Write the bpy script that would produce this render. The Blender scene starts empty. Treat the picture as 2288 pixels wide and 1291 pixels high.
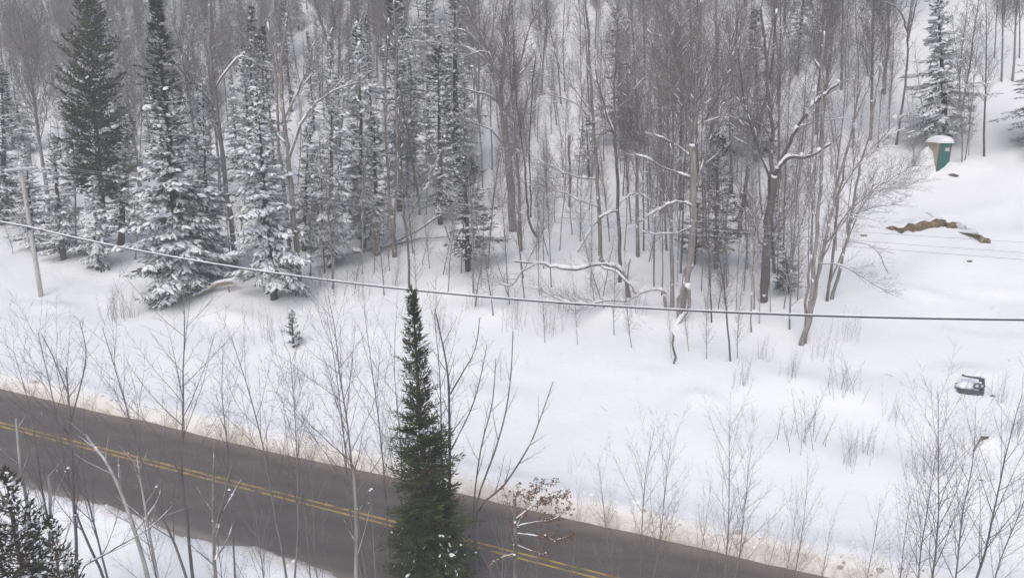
import bpy, math, random
import numpy as np
from mathutils import Vector, Matrix, Quaternion

S = bpy.context.scene
COL = S.collection
PI = math.pi

# ------------------------------------------------------------------ camera
FPX, CU, CV = 1600.0, 1144.0, 645.5          # focal length and centre in photo pixels
CAMZ, PITCH = 19.0, math.radians(15.0)
cam_d = bpy.data.cameras.new('camera')
cam_d.sensor_width = 36.0
cam_d.lens = 36.0 * FPX / 2288.0
cam_d.clip_start, cam_d.clip_end = 0.5, 1500.0
cam = bpy.data.objects.new('camera', cam_d)
cam.location = (0, 0, CAMZ)
cam.rotation_euler = (PI / 2 - PITCH, 0, 0)
COL.objects.link(cam)
S.camera = cam

# ------------------------------------------------------------------ sky, sun, exposure
SUN_EL, SUN_ROT = math.radians(52), math.radians(200)
W = bpy.data.worlds.new('World')
S.world = W
W.use_nodes = True
nt = W.node_tree
bg = nt.nodes['Background']
sky = nt.nodes.new('ShaderNodeTexSky')
sky.sky_type = 'NISHITA'
sky.sun_disc = False
sky.sun_elevation = SUN_EL
sky.sun_rotation = SUN_ROT
sky.air_density = 0.9
sky.dust_density = 3.2
sky.ozone_density = 0.2
nt.links.new(sky.outputs[0], bg.inputs[0])
bg.inputs[1].default_value = 0.15
sun_d = bpy.data.lights.new('sun', 'SUN')
sun_d.energy = 0.9
sun_d.angle = math.radians(50)
sun_d.color = (1.0, 1.0, 0.99)
sun = bpy.data.objects.new('sun', sun_d)
# sky's sun_rotation turns clockwise from +Y
sd = Vector((math.sin(SUN_ROT) * math.cos(SUN_EL), math.cos(SUN_ROT) * math.cos(SUN_EL), math.sin(SUN_EL)))
sun.rotation_euler = (-sd).to_track_quat('-Z', 'Y').to_euler()
sun.location = (0, 0, 70)
COL.objects.link(sun)
S.view_settings.view_transform = 'Standard'
S.view_settings.look = 'None'
S.view_settings.gamma = 1.0
S.view_settings.exposure = 0.66
S.cycles.use_denoising = True
S.cycles.denoising_prefilter = 'NONE'
S.cycles.use_adaptive_sampling = False
S.cycles.max_bounces = 6
S.cycles.diffuse_bounces = 3
S.cycles.volume_bounces = 0
S.cycles.caustics_reflective = False
S.cycles.caustics_refractive = False

# ------------------------------------------------------------------ picture <-> place
SN, CS = math.sin(PITCH), math.cos(PITCH)

def ray(u, v):
    x, y = (u - CU) / FPX, (v - CV) / FPX
    return (x, CS - y * SN, -(SN + y * CS))

def at(u, v, Y):
    """the point of the sight line through (u, v) at distance Y ahead"""
    d = ray(u, v)
    k = Y / d[1]
    return Vector((d[0] * k, Y, CAMZ + d[2] * k))

def project(p):
    dx, dy, dz = p[0], p[1], p[2] - CAMZ
    z = dy * CS - dz * SN
    return CU + FPX * dx / z, CV - FPX * (dy * SN + dz * CS) / z

# ------------------------------------------------------------------ terrain
RA = math.radians(22.3)
TX, TY = math.cos(RA), -math.sin(RA)         # along the road
NX, NY = math.sin(RA), math.cos(RA)          # across the road, away from the camera
N_FAR, N_MID, N_NEAR = 28.35, 24.8, 21.0

def sn(s, n, z=0.0):
    return Vector((s * TX + n * NX, s * TY + n * NY, z))

def _hash(ix, iy, seed):
    h = (ix.astype(np.int64) * 374761393 + iy.astype(np.int64) * 668265263 + seed * 974711) & 0x7fffffff
    h = ((h ^ (h >> 13)) * 1274126177) & 0x7fffffff
    h = h ^ (h >> 16)
    return (h & 0xffff) / 65535.0 * 2 - 1

def vnoise(x, y, seed=1):
    x = np.asarray(x, float); y = np.asarray(y, float)
    ix, iy = np.floor(x), np.floor(y)
    fx, fy = x - ix, y - iy
    fx = fx * fx * fx * (fx * (fx * 6 - 15) + 10); fy = fy * fy * fy * (fy * (fy * 6 - 15) + 10)
    a = _hash(ix, iy, seed); b = _hash(ix + 1, iy, seed); c = _hash(ix, iy + 1, seed); d = _hash(ix + 1, iy + 1, seed)
    return (a * (1 - fx) + b * fx) * (1 - fy) + (c * (1 - fx) + d * fx) * fy

PN = [-60, 0, 10, 18, 21, 28.4, 36, 44, 49, 55, 66, 76, 86, 96, 110, 130, 160, 220, 400]
PZ = [-3.0, -2.0, -0.8, 0.1, 0.15, 0.35, 1.1, 2.3, 3.2, 4.4, 6.3, 8.8, 12.2, 17, 26, 41, 58, 80, 120]
BUMPS = []                                   # (s, n, height, size along, size across)

def sstep(a, b, x):
    t = np.clip((x - a) / (b - a), 0, 1)
    return t * t * (3 - 2 * t)

def ground(x, y):
    x = np.asarray(x, float); y = np.asarray(y, float)
    s = x * TX + y * TY; n = x * NX + y * NY
    w = 0
    for k in (-3, -1.5, 0, 1.5, 3):
        w = w + np.interp(n + k, PN, PZ)
    z = w / 5
    far = sstep(28, 40, n)
    hill = sstep(40, 75, n)
    z = z + far * 0.28 * vnoise(s / 5.5, n / 4.0, 3) + 0.07 * vnoise(s / 1.9, n / 1.5, 4) * (0.25 + 0.75 * far) \
          + hill * (0.7 * vnoise(s / 13, n / 11, 5) + 0.12 * vnoise(s / 2.6, n / 2.2, 9))
    e1 = N_FAR + 0.14 * vnoise(s / 5.0, 0 * s, 7) + 0.05 * vnoise(s / 0.7, 0 * s, 8)
    e2 = N_NEAR - 0.22 + 0.3 * vnoise(s / 2.5, 0 * s, 11) + 0.12 * vnoise(s / 0.6, 0 * s, 12)
    bank = 0.35 * np.exp(-((n - e1 - 1.0) / 1.0) ** 2) * (0.8 + 0.3 * vnoise(s / 4.2, n / 1.5, 13)) * (n > e1 - 0.6)
    bank = bank + 0.22 * np.exp(-((n - e2 + 1.0) / 0.9) ** 2) * (0.8 + 0.5 * vnoise(s / 1.6, n / 1.2, 14))
    z = z + bank
    for bs, bn, bh, ba, bc in BUMPS:
        z = z + bh * np.exp(-((s - bs) / ba) ** 2 - ((n - bn) / bc) ** 2)
    road = sstep(e2 - 0.35, e2 + 0.12, n) * (1 - sstep(e1 - 0.1, e1 + 0.55, n))
    return z * (1 - road) - 0.14 * road

def gz(x, y):
    return float(ground(x, y))

def spot(u, v):
    """where the sight line through (u, v) meets the snow"""
    d = ray(u, v)
    t = np.concatenate([np.arange(8, 160, 0.4), np.arange(160, 400, 2.0)])
    g = CAMZ + d[2] * t - ground(d[0] * t, d[1] * t)
    i = int(np.argmax(g < 0)) if (g < 0).any() else len(t) - 1
    a, b = t[max(i - 1, 0)], t[i]
    for _ in range(12):
        m = (a + b) / 2
        if CAMZ + d[2] * m - gz(d[0] * m, d[1] * m) < 0: b = m
        else: a = m
    return Vector((d[0] * b, d[1] * b, CAMZ + d[2] * b))

for u, v, h, a, c in ((2075, 662, .30, 2.6, .8), (2200, 652, .30, 2.8, .8), (2170, 372, .5, 1.7, 1.1), (2128, 384, .35, 1.0, .7),
                      (2064, 376, 2.7, .95, .75), (2122, 374, .6, .55, .5), (2165, 842, .35, 1.6, 1.0), (520, 708, .35, 2.6, .9), (120, 690, .35, 3.0, 1.0),
                      (1560, 890, .3, 1.0, .8), (1380, 700, .5, 2.5, 1.2), (1760, 850, .3, 1.6, 1.0), (1890, 880, .35, 1.6, 1.2),
                      (2200, 985, .3, 1.5, .8), (470, 640, .4, 2.4, 1.2), (1230, 600, .5, 1.5, 1.2), (1640, 640, .4, 1.4, 1.2),
                      (2100, 492, .55, 2.8, 1.1), (2200, 470, .3, 3.0, 1.4), (1120, 700, .3, 2.0, 1.0), (300, 620, .35, 3.0, 1.2)):
    p = spot(u, v)
    BUMPS.append((p.x * TX + p.y * TY, p.x * NX + p.y * NY, h, a, c))

# ------------------------------------------------------------------ materials
def mat(name, rough=0.85, spec=0.2):
    m = bpy.data.materials.new(name)
    m.use_nodes = True
    b = m.node_tree.nodes['Principled BSDF']
    b.inputs['Roughness'].default_value = rough
    b.inputs['Specular IOR Level'].default_value = spec
    return m, m.node_tree, b

def N(t, typ, **kw):
    n = t.nodes.new(typ)
    for k, v in kw.items():
        if k in n.inputs: n.inputs[k].default_value = v
        else: setattr(n, k, v)
    return n

def ramp(t, fac, stops):
    r = t.nodes.new('ShaderNodeValToRGB')
    e = r.color_ramp.elements
    while len(e) < len(stops): e.new(0.5)
    for q, (p, c) in zip(e, stops):
        q.position = p
        q.color = (*c, 1) if len(c) == 3 else c
    t.links.new(fac, r.inputs[0])
    return r.outputs[0]

def noisy(name, stops, scale=3.0, detail=4.0, rough=0.85, spec=0.2, stretch=(1, 1, 1), bump=0.0, dist=0.02, rand=0.0, top=None):
    m, t, b = mat(name, rough, spec)
    co = N(t, 'ShaderNodeTexCoord')
    mp = N(t, 'ShaderNodeMapping')
    mp.inputs['Scale'].default_value = stretch
    t.links.new(co.outputs['Object'], mp.inputs[0])
    nz = N(t, 'ShaderNodeTexNoise', Scale=scale, Detail=detail)
    t.links.new(mp.outputs[0], nz.inputs['Vector'])
    c = ramp(t, nz.outputs[0], stops)
    if rand:
        oi = N(t, 'ShaderNodeObjectInfo')
        hs = N(t, 'ShaderNodeHueSaturation')
        mr = N(t, 'ShaderNodeMapRange')
        mr.inputs['To Min'].default_value = 1 - rand
        mr.inputs['To Max'].default_value = 1 + rand
        t.links.new(oi.outputs['Random'], mr.inputs[0])
        t.links.new(mr.outputs[0], hs.inputs['Value'])
        t.links.new(c, hs.inputs['Color'])
        c = hs.outputs[0]
    if top: c = topped(t, N(t, 'ShaderNodeNewGeometry'), c, *top)
    t.links.new(c, b.inputs['Base Color'])
    if bump:
        bp = N(t, 'ShaderNodeBump', Strength=bump, Distance=dist)
        t.links.new(nz.outputs[0], bp.inputs['Height'])
        t.links.new(bp.outputs[0], b.inputs['Normal'])
    return m

SNOW_C = (0.876, 0.89, 0.890)

def snow_ground():
    m, t, b = mat('snow_ground', 0.9, 0.12)
    ge = N(t, 'ShaderNodeNewGeometry')
    dt = N(t, 'ShaderNodeVectorMath', operation='DOT_PRODUCT')
    dt.inputs[1].default_value = (NX, NY, 0)
    t.links.new(ge.outputs['Position'], dt.inputs[0])
    nz = N(t, 'ShaderNodeTexNoise', Scale=0.9, Detail=6.0)
    nf = N(t, 'ShaderNodeTexNoise', Scale=5.0, Detail=5.0)
    for q in (nz, nf): t.links.new(ge.outputs['Position'], q.inputs['Vector'])
    def mth(op, a, bb):
        q = N(t, 'ShaderNodeMath', operation=op)
        for i, x in enumerate((a, bb)):
            if isinstance(x, (int, float)): q.inputs[i].default_value = x
            else: t.links.new(x, q.inputs[i])
        return q.outputs[0]
    wob = mth('ADD', mth('MULTIPLY', mth('SUBTRACT', nz.outputs[0], 0.5), 1.3), mth('MULTIPLY', mth('SUBTRACT', nf.outputs[0], 0.5), 0.6))
    dd = mth('ADD', dt.outputs['Value'], wob)
    # sand and grit thrown up by the plough along both edges of the road
    mr = N(t, 'ShaderNodeMapRange')
    mr.inputs['From Min'].default_value = 15.0
    mr.inputs['From Max'].default_value = 35.0
    t.links.new(dd, mr.inputs[0])
    f = lambda n: (n - 15.0) / 20.0
    c = ramp(t, mr.outputs[0], [(f(19.9), SNOW_C), (f(20.5), (.74, .71, .66)), (f(20.85), (.42, .385, .345)), (f(28.1), (.40, .36, .305)),
                                (f(28.45), (.62, .58, .515)), (f(28.75), (.78, .755, .71)), (f(29.6), SNOW_C)])
    t.links.new(c, b.inputs['Base Color'])
    n2 = N(t, 'ShaderNodeTexNoise', Scale=2.6, Detail=10.0, Roughness=0.72)
    t.links.new(ge.outputs['Position'], n2.inputs['Vector'])
    bp = N(t, 'ShaderNodeBump', Strength=0.5, Distance=0.10)
    t.links.new(n2.outputs[0], bp.inputs['Height'])
    t.links.new(bp.outputs[0], b.inputs['Normal'])
    return m

def asphalt():
    m, t, b = mat('asphalt', 0.7, 0.3)
    ge = N(t, 'ShaderNodeNewGeometry')
    dt = N(t, 'ShaderNodeVectorMath', operation='DOT_PRODUCT')
    dt.inputs[1].default_value = (NX, NY, 0)
    t.links.new(ge.outputs['Position'], dt.inputs[0])
    mp = N(t, 'ShaderNodeMapping')
    mp.vector_type = 'POINT'
    mp.inputs['Rotation'].default_value = (0, 0, RA)
    mp.inputs['Scale'].default_value = (0.18, 1.6, 1)
    t.links.new(ge.outputs['Position'], mp.inputs[0])
    st = N(t, 'ShaderNodeTexNoise', Scale=1.0, Detail=5.0)
    t.links.new(mp.outputs[0], st.inputs['Vector'])
    gr = N(t, 'ShaderNodeTexNoise', Scale=28.0, Detail=4.0)
    t.links.new(ge.outputs['Position'], gr.inputs['Vector'])
    mr = N(t, 'ShaderNodeMapRange')
    mr.inputs['From Min'].default_value = 20.0
    mr.inputs['From Max'].default_value = 29.0
    t.links.new(dt.outputs['Value'], mr.inputs[0])
    f = lambda n: (n - 20.0) / 9.0
    A, B_, E = (.140, .124, .113), (.120, .107, .099), (.27, .24, .21)
    c = ramp(t, mr.outputs[0], [(f(20.8), E), (f(21.2), (.15, .132, .122)), (f(22.2), B_), (f(23.0), A), (f(23.9), B_), (f(24.8), A), (f(25.8), B_), (f(26.6), A), (f(27.3), B_), (f(28.1), (.20, .17, .145))])
    mx = N(t, 'ShaderNodeMix', data_type='RGBA', blend_type='MULTIPLY')
    mx.inputs[0].default_value = 1.0
    t.links.new(c, mx.inputs[6])
    t.links.new(ramp(t, st.outputs[0], [(0.3, (.87, .87, .87)), (0.7, (1.12, 1.11, 1.10))]), mx.inputs[7])
    mx2 = N(t, 'ShaderNodeMix', data_type='RGBA', blend_type='MULTIPLY')
    mx2.inputs[0].default_value = 1.0
    t.links.new(mx.outputs[2], mx2.inputs[6])
    t.links.new(ramp(t, gr.outputs[0], [(0.3, (.8, .8, .8)), (0.7, (1.2, 1.2, 1.2))]), mx2.inputs[7])
    t.links.new(mx2.outputs[2], b.inputs['Base Color'])
    return m

def topped(t, ge, col, lo, hi, scale=3.0):
    """a thin broken crust of snow on whatever faces up"""
    sx = N(t, 'ShaderNodeSeparateXYZ')
    t.links.new(ge.outputs['Normal'], sx.inputs[0])
    nz = N(t, 'ShaderNodeTexNoise', Scale=scale, Detail=3.0)
    t.links.new(ge.outputs['Position'], nz.inputs['Vector'])
    ad = N(t, 'ShaderNodeMath', operation='MULTIPLY_ADD')
    t.links.new(nz.outputs[0], ad.inputs[0])
    ad.inputs[1].default_value = 1.1
    ad.inputs[2].default_value = -.55
    sm = N(t, 'ShaderNodeMath', operation='ADD')
    t.links.new(ad.outputs[0], sm.inputs[0]); t.links.new(sx.outputs[2], sm.inputs[1])
    mx = N(t, 'ShaderNodeMix', data_type='RGBA')
    t.links.new(ramp(t, sm.outputs[0], [(lo, (0, 0, 0)), (hi, (1, 1, 1))]), mx.inputs[0])
    t.links.new(col, mx.inputs[6])
    mx.inputs[7].default_value = (.82, .835, .855, 1)
    return mx.outputs[2]

def bark(name, dark, light, patch, rand=0.25):
    """bark with lichen and bits of blown snow stuck in it"""
    m, t, b = mat(name, 0.9, 0.1)
    ge = N(t, 'ShaderNodeNewGeometry')
    mp = N(t, 'ShaderNodeMapping')
    mp.inputs['Scale'].default_value = (6, 6, 1.2)
    t.links.new(ge.outputs['Position'], mp.inputs[0])
    nz = N(t, 'ShaderNodeTexNoise', Scale=1.0, Detail=5.0)
    t.links.new(mp.outputs[0], nz.inputs['Vector'])
    c = ramp(t, nz.outputs[0], [(0.3, dark), (0.7, light)])
    oi = N(t, 'ShaderNodeObjectInfo')
    mr = N(t, 'ShaderNodeMapRange')
    mr.inputs['To Min'].default_value = 1 - rand
    mr.inputs['To Max'].default_value = 1 + rand
    t.links.new(oi.outputs['Random'], mr.inputs[0])
    hs = N(t, 'ShaderNodeHueSaturation')
    t.links.new(mr.outputs[0], hs.inputs['Value'])
    t.links.new(c, hs.inputs['Color'])
    sp = N(t, 'ShaderNodeTexNoise', Scale=2.4, Detail=3.0)
    t.links.new(ge.outputs['Position'], sp.inputs['Vector'])
    fac = ramp(t, sp.outputs[0], [(patch, (0, 0, 0)), (patch + 0.03, (1, 1, 1))])
    mx = N(t, 'ShaderNodeMix', data_type='RGBA')
    t.links.new(fac, mx.inputs[0])
    t.links.new(hs.outputs[0], mx.inputs[6])
    mx.inputs[7].default_value = (.8, .81, .83, 1)
    t.links.new(topped(t, ge, mx.outputs[2], .35, .62), b.inputs['Base Color'])
    bp = N(t, 'ShaderNodeBump', Strength=0.5, Distance=0.03)
    t.links.new(nz.outputs[0], bp.inputs['Height'])
    t.links.new(bp.outputs[0], b.inputs['Normal'])
    return m

M = {
    'ground': snow_ground(),
    'asphalt': asphalt(),
    'snow': noisy('snow', [(0.3, (.84, .855, .862)), (0.7, (.895, .908, .912))], 2.0, 3.0, 0.9, 0.1, bump=0.25, dist=0.05),
    'frost': noisy('frosted_needles', [(0.35, (.34, .36, .36)), (0.65, (.66, .68, .70))], 3.0, 2.0, 0.9, 0.1),
    'needle': noisy('spruce_needles', [(0.3, (.024, .038, .022)), (0.7, (.058, .078, .042))], 1.2, 4.0, 0.8, 0.15, rand=0.2),
    'needle_near': noisy('young_spruce_needles', [(0.3, (.036, .050, .026)), (0.55, (.070, .088, .042)), (0.75, (.110, .124, .058))], 1.6, 4.0, 0.75, 0.2),
    'cedar': noisy('cedar_foliage', [(0.3, (.042, .052, .016)), (0.7, (.105, .115, .034))], 1.0, 4.0, 0.8, 0.15),
    'cedar_near': noisy('near_cedar_foliage', [(0.3, (.026, .032, .018)), (0.7, (.066, .070, .036))], 1.5, 4.0, 0.8, 0.15),
    'hemlock': noisy('hemlock_foliage', [(0.3, (.05, .06, .045)), (0.7, (.11, .12, .085))], 1.4, 4.0, 0.8, 0.15, rand=0.2),
    'bark': bark('grey_bark', (.15, .133, .12), (.31, .282, .258), 0.655),
    'bark_dark': bark('dark_bark', (.085, .074, .066), (.19, .166, .15), 0.69),
    'bark_pale': bark('pale_bark', (.26, .245, .225), (.46, .44, .42), 0.64),
    'bark_red': bark('conifer_bark', (.075, .060, .050), (.15, .122, .102), 0.69),
    'twig': noisy('twigs', [(0.3, (.15, .132, .122)), (0.7, (.255, .235, .222))], 0.6, 3.0, 0.9, 0.1, rand=0.25, top=(.62, .85, 1.2)),
    'twig_near': noisy('sapling_twigs', [(0.3, (.135, .120, .116)), (0.7, (.225, .203, .198))], 0.9, 3.0, 0.9, 0.1, rand=0.2),
    'wood': noisy('weathered_pole_wood', [(0.3, (.42, .39, .36)), (0.7, (.62, .59, .56))], 4.0, 5.0, 0.9, 0.1, stretch=(4, 4, .4), bump=0.4),
    'dead': noisy('dead_wood', [(0.3, (.20, .165, .13)), (0.7, (.38, .33, .27))], 3.0, 5.0, 0.9, 0.1, stretch=(4, 4, .5), bump=0.4),
    'leaf': noisy('withered_leaves', [(0.3, (.105, .058, .036)), (0.7, (.215, .135, .088))], 3.0, 3.0, 0.8, 0.15),
    'cable': noisy('cable_sheath', [(0.3, (.035, .030, .040)), (0.7, (.070, .062, .078))], 2.0, 2.0, 0.6, 0.3),
    'wire': noisy('wire_metal', [(0.3, (.30, .30, .31)), (0.7, (.42, .42, .44))], 2.0, 2.0, 0.5, 0.4),
    'yellow': noisy('yellow_road_paint', [(0.33, (.20, .155, .09)), (0.5, (.46, .325, .10)), (0.7, (.58, .42, .13))], 1.3, 7.0, 0.8, 0.2),
    'soil': noisy('frozen_soil', [(0.3, (.075, .055, .035)), (0.5, (.19, .145, .09)), (0.7, (.29, .23, .155))], 2.6, 7.0, 0.95, 0.05, bump=0.9, dist=0.12),
    'dirty': noisy('dirty_snow', [(0.3, (.34, .30, .25)), (0.7, (.62, .58, .51))], 4.0, 3.0, 0.9, 0.1),
    'teal': noisy('teal_paint', [(0.3, (.010, .105, .090)), (0.7, (.015, .16, .135))], 2.0, 4.0, 0.6, 0.3),
    'board': noisy('beige_boards', [(0.3, (.36, .295, .245)), (0.7, (.50, .425, .36))], 2.5, 5.0, 0.85, 0.1, stretch=(6, 6, .6), bump=0.3),
    'brown': noisy('brown_post', [(0.3, (.10, .075, .058)), (0.7, (.17, .13, .10))], 4.0, 4.0, 0.9, 0.1),
    'sign': noisy('sign_face', [(0.3, (.50, .47, .42)), (0.7, (.62, .58, .52))], 3.0, 3.0, 0.7, 0.2),
    'tub': noisy('grey_plastic', [(0.3, (.055, .062, .070)), (0.7, (.095, .105, .115))], 2.0, 4.0, 0.5, 0.35),
    'steel': noisy('dark_steel', [(0.3, (.045, .050, .058)), (0.7, (.11, .12, .13))], 5.0, 4.0, 0.45, 0.4),
    'lens': noisy('lamp_glass', [(0.3, (.45, .47, .49)), (0.7, (.66, .68, .70))], 5.0, 2.0, 0.25, 0.5),
    'porcelain': noisy('insulator', [(0.3, (.22, .20, .19)), (0.7, (.32, .30, .29))], 5.0, 2.0, 0.3, 0.5),
}

# ------------------------------------------------------------------ mesh helpers
class MB:
    def __init__(s):
        s.v, s.f, s.m = [], [], []
    def quadgrid(s): pass
    def tube(s, pts, rad, sides, mi=0, cap=False, sq=1.0):
        n = len(pts); b0 = len(s.v); k = sides
        for i in range(n):
            a = pts[max(i - 1, 0)]; b = pts[min(i + 1, n - 1)]
            dx, dy, dz = b[0] - a[0], b[1] - a[1], b[2] - a[2]
            l = math.sqrt(dx * dx + dy * dy + dz * dz) or 1e-6
            dx, dy, dz = dx / l, dy / l, dz / l
            if abs(dz) < 0.9: ux, uy, uz = dy, -dx, 0.0
            else: ux, uy, uz = 0.0, dz, -dy
            l = math.sqrt(ux * ux + uy * uy + uz * uz) or 1e-6
            ux, uy, uz = ux / l, uy / l, uz / l
            wx, wy, wz = dy * uz - dz * uy, dz * ux - dx * uz, dx * uy - dy * ux
            r = rad[i]; p = pts[i]
            for j in range(k):
                c, q = COS[k][j] * r, SIN[k][j] * r * sq
                s.v.append((p[0] + ux * c + wx * q, p[1] + uy * c + wy * q, p[2] + uz * c + wz * q))
        for i in range(n - 1):
            o = b0 + i * k
            for j in range(k):
                j2 = (j + 1) % k
                s.f.append((o + j, o + j2, o + k + j2, o + k + j)); s.m.append(mi)
        if cap:
            s.f.append(tuple(b0 + j for j in reversed(range(k)))); s.m.append(mi)
            s.f.append(tuple(b0 + (n - 1) * k + j for j in range(k))); s.m.append(mi)
    def diamond(s, p, d, side, L, w, mi=0, fold=0.25):
        b = len(s.v)
        nx, ny, nz = d[1] * side[2] - d[2] * side[1], d[2] * side[0] - d[0] * side[2], d[0] * side[1] - d[1] * side[0]
        m = (p[0] + d[0] * L * .45, p[1] + d[1] * L * .45, p[2] + d[2] * L * .45)
        s.v += [p, (m[0] + side[0] * w - nx * w * fold, m[1] + side[1] * w - ny * w * fold, m[2] + side[2] * w - nz * w * fold),
                (p[0] + d[0] * L, p[1] + d[1] * L, p[2] + d[2] * L),
                (m[0] - side[0] * w - nx * w * fold, m[1] - side[1] * w - ny * w * fold, m[2] - side[2] * w - nz * w * fold)]
        s.f += [(b, b + 1, b + 2), (b, b + 2, b + 3)]; s.m += [mi, mi]
    def blob(s, c, ax, ay, az, rng, mi=0, jit=0.18):
        """a lump with the three half axes given as vectors"""
        b = len(s.v)
        for x, y, z in ICO:
            k = 1 + rng.uniform(-jit, jit)
            x, y, z = x * k, y * k, z * k
            s.v.append((c[0] + ax[0] * x + ay[0] * y + az[0] * z, c[1] + ax[1] * x + ay[1] * y + az[1] * z, c[2] + ax[2] * x + ay[2] * y + az[2] * z))
        for a, q, r in ICOF:
            s.f.append((b + a, b + q, b + r)); s.m.append(mi)
    def box(s, o, X, Y, Z, mi=0):
        b = len(s.v)
        for k in range(8):
            p = Vector(o)
            if k & 1: p = p + X
            if k & 2: p = p + Y
            if k & 4: p = p + Z
            s.v.append(tuple(p))
        for q in ((0, 2, 3, 1), (4, 5, 7, 6), (0, 1, 5, 4), (2, 6, 7, 3), (0, 4, 6, 2), (1, 3, 7, 5)):
            s.f.append(tuple(b + i for i in q)); s.m.append(mi)
    def mesh(s, name, mats, smooth=True):
        me = bpy.data.meshes.new(name)
        me.from_pydata([tuple(p) for p in s.v], [], s.f)
        for q in mats: me.materials.append(q)
        if len(mats) > 1: me.polygons.foreach_set('material_index', s.m)
        me.polygons.foreach_set('use_smooth', [smooth] * len(s.f))
        me.update()
        return me

COS = {k: [math.cos(2 * PI * j / k) for j in range(k)] for k in range(3, 25)}
SIN = {k: [math.sin(2 * PI * j / k) for j in range(k)] for k in range(3, 25)}
_g = (1 + 5 ** .5) / 2
ICO = [tuple(Vector(p).normalized()) for p in ((-1, _g, 0), (1, _g, 0), (-1, -_g, 0), (1, -_g, 0), (0, -1, _g), (0, 1, _g), (0, -1, -_g), (0, 1, -_g), (_g, 0, -1), (_g, 0, 1), (-_g, 0, -1), (-_g, 0, 1))]
ICOF = [(0, 11, 5), (0, 5, 1), (0, 1, 7), (0, 7, 10), (0, 10, 11), (1, 5, 9), (5, 11, 4), (11, 10, 2), (10, 7, 6), (7, 1, 8), (3, 9, 4), (3, 4, 2), (3, 2, 6), (3, 6, 8), (3, 8, 9), (4, 9, 5), (2, 4, 11), (6, 2, 10), (8, 6, 7), (9, 8, 1)]

def link(name, me, parent=None):
    o = bpy.data.objects.new(name, me)
    COL.objects.link(o)
    if parent is not None: o.parent = parent
    return o

def tag(o, label=None, cat=None, group=None, kind=None):
    if label: o['label'] = label
    if cat: o['category'] = cat
    if group: o['group'] = group
    if kind: o['kind'] = kind
    return o

def root(name, label, cat, loc=(0, 0, 0), group=None):
    o = bpy.data.objects.new(name, None)
    COL.objects.link(o)
    o.location = loc
    o.empty_display_size = 0.3
    return tag(o, label, cat, group)

# ------------------------------------------------------------------ ground sheet, road
def make_ground():
    ss = np.concatenate([np.arange(-330, -100, 6.0), np.arange(-100, -60, 1.2), np.arange(-60, 60, 0.42), np.arange(60, 110, 1.2), np.arange(110, 331, 6.0)])
    ns = np.concatenate([np.arange(-60, 8, 4.0), np.arange(8, 19, 0.7), np.arange(19, 22, 0.14), np.arange(22, 27.5, 1.1), np.arange(27.5, 32, 0.13), np.arange(32, 60, 0.4), np.arange(60, 100, 0.8), np.arange(100, 160, 2.0), np.arange(160, 401, 12.0)])
    A, B = np.meshgrid(ss, ns)
    X = A * TX + B * NX; Y = A * TY + B * NY
    Z = ground(X, Y)
    v = np.stack([X, Y, Z], -1).reshape(-1, 3)
    w = len(ss)
    f = [(j * w + i, j * w + i + 1, (j + 1) * w + i + 1, (j + 1) * w + i) for j in range(len(ns) - 1) for i in range(w - 1)]
    me = bpy.data.meshes.new('snow_ground')
    me.from_pydata(v.tolist(), [], f)
    me.materials.append(M['ground'])
    me.polygons.foreach_set('use_smooth', [True] * len(f))
    o = link('ground', me)
    tag(o, kind='structure')
make_ground()

def strip(name, n0, n1, z, m, step=2.0, crown=0.0):
    b = MB()
    ss = list(np.arange(-320, 321, step))
    ns = np.linspace(n0, n1, 9 if crown else 2)
    for s_ in ss:
        for n_ in ns:
            k = 1 - ((n_ - N_MID) / 4.5) ** 2
            b.v.append(tuple(sn(s_, n_, z + crown * k)))
    w = len(ns)
    for i in range(len(ss) - 1):
        for j in range(w - 1):
            b.f.append((i * w + j, (i + 1) * w + j, (i + 1) * w + j + 1, i * w + j + 1)); b.m.append(0)
    return b.mesh(name, [m])
tag(link('road', strip('road', 20.3, 28.9, -0.05, M['asphalt'], 4.0, 0.09)), kind='structure')
for dn in (-0.165, 0.165):
    b = strip('centre_line', N_MID + dn - 0.058, N_MID + dn + 0.058, 0.0445, M['yellow'], 2.0)
    tag(link('centre_line', b), kind='structure')

# ------------------------------------------------------------------ bare tree growth
def unit(v):
    l = math.sqrt(v[0] ** 2 + v[1] ** 2 + v[2] ** 2) or 1e-6
    return (v[0] / l, v[1] / l, v[2] / l)

def turned(d, ang, rng, az=None):
    """d turned by ang about a random direction"""
    h = (0, 0, 1) if abs(d[2]) < 0.9 else (1, 0, 0)
    u = unit((d[1] * h[2] - d[2] * h[1], d[2] * h[0] - d[0] * h[2], d[0] * h[1] - d[1] * h[0]))
    w = (d[1] * u[2] - d[2] * u[1], d[2] * u[0] - d[0] * u[2], d[0] * u[1] - d[1] * u[0])
    a = rng.uniform(0, 2 * PI) if az is None else az
    c, s_ = math.cos(ang), math.sin(ang)
    k, l = math.cos(a) * s_, math.sin(a) * s_
    return (d[0] * c + u[0] * k + w[0] * l, d[1] * c + u[1] * k + w[1] * l, d[2] * c + u[2] * k + w[2] * l)

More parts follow.
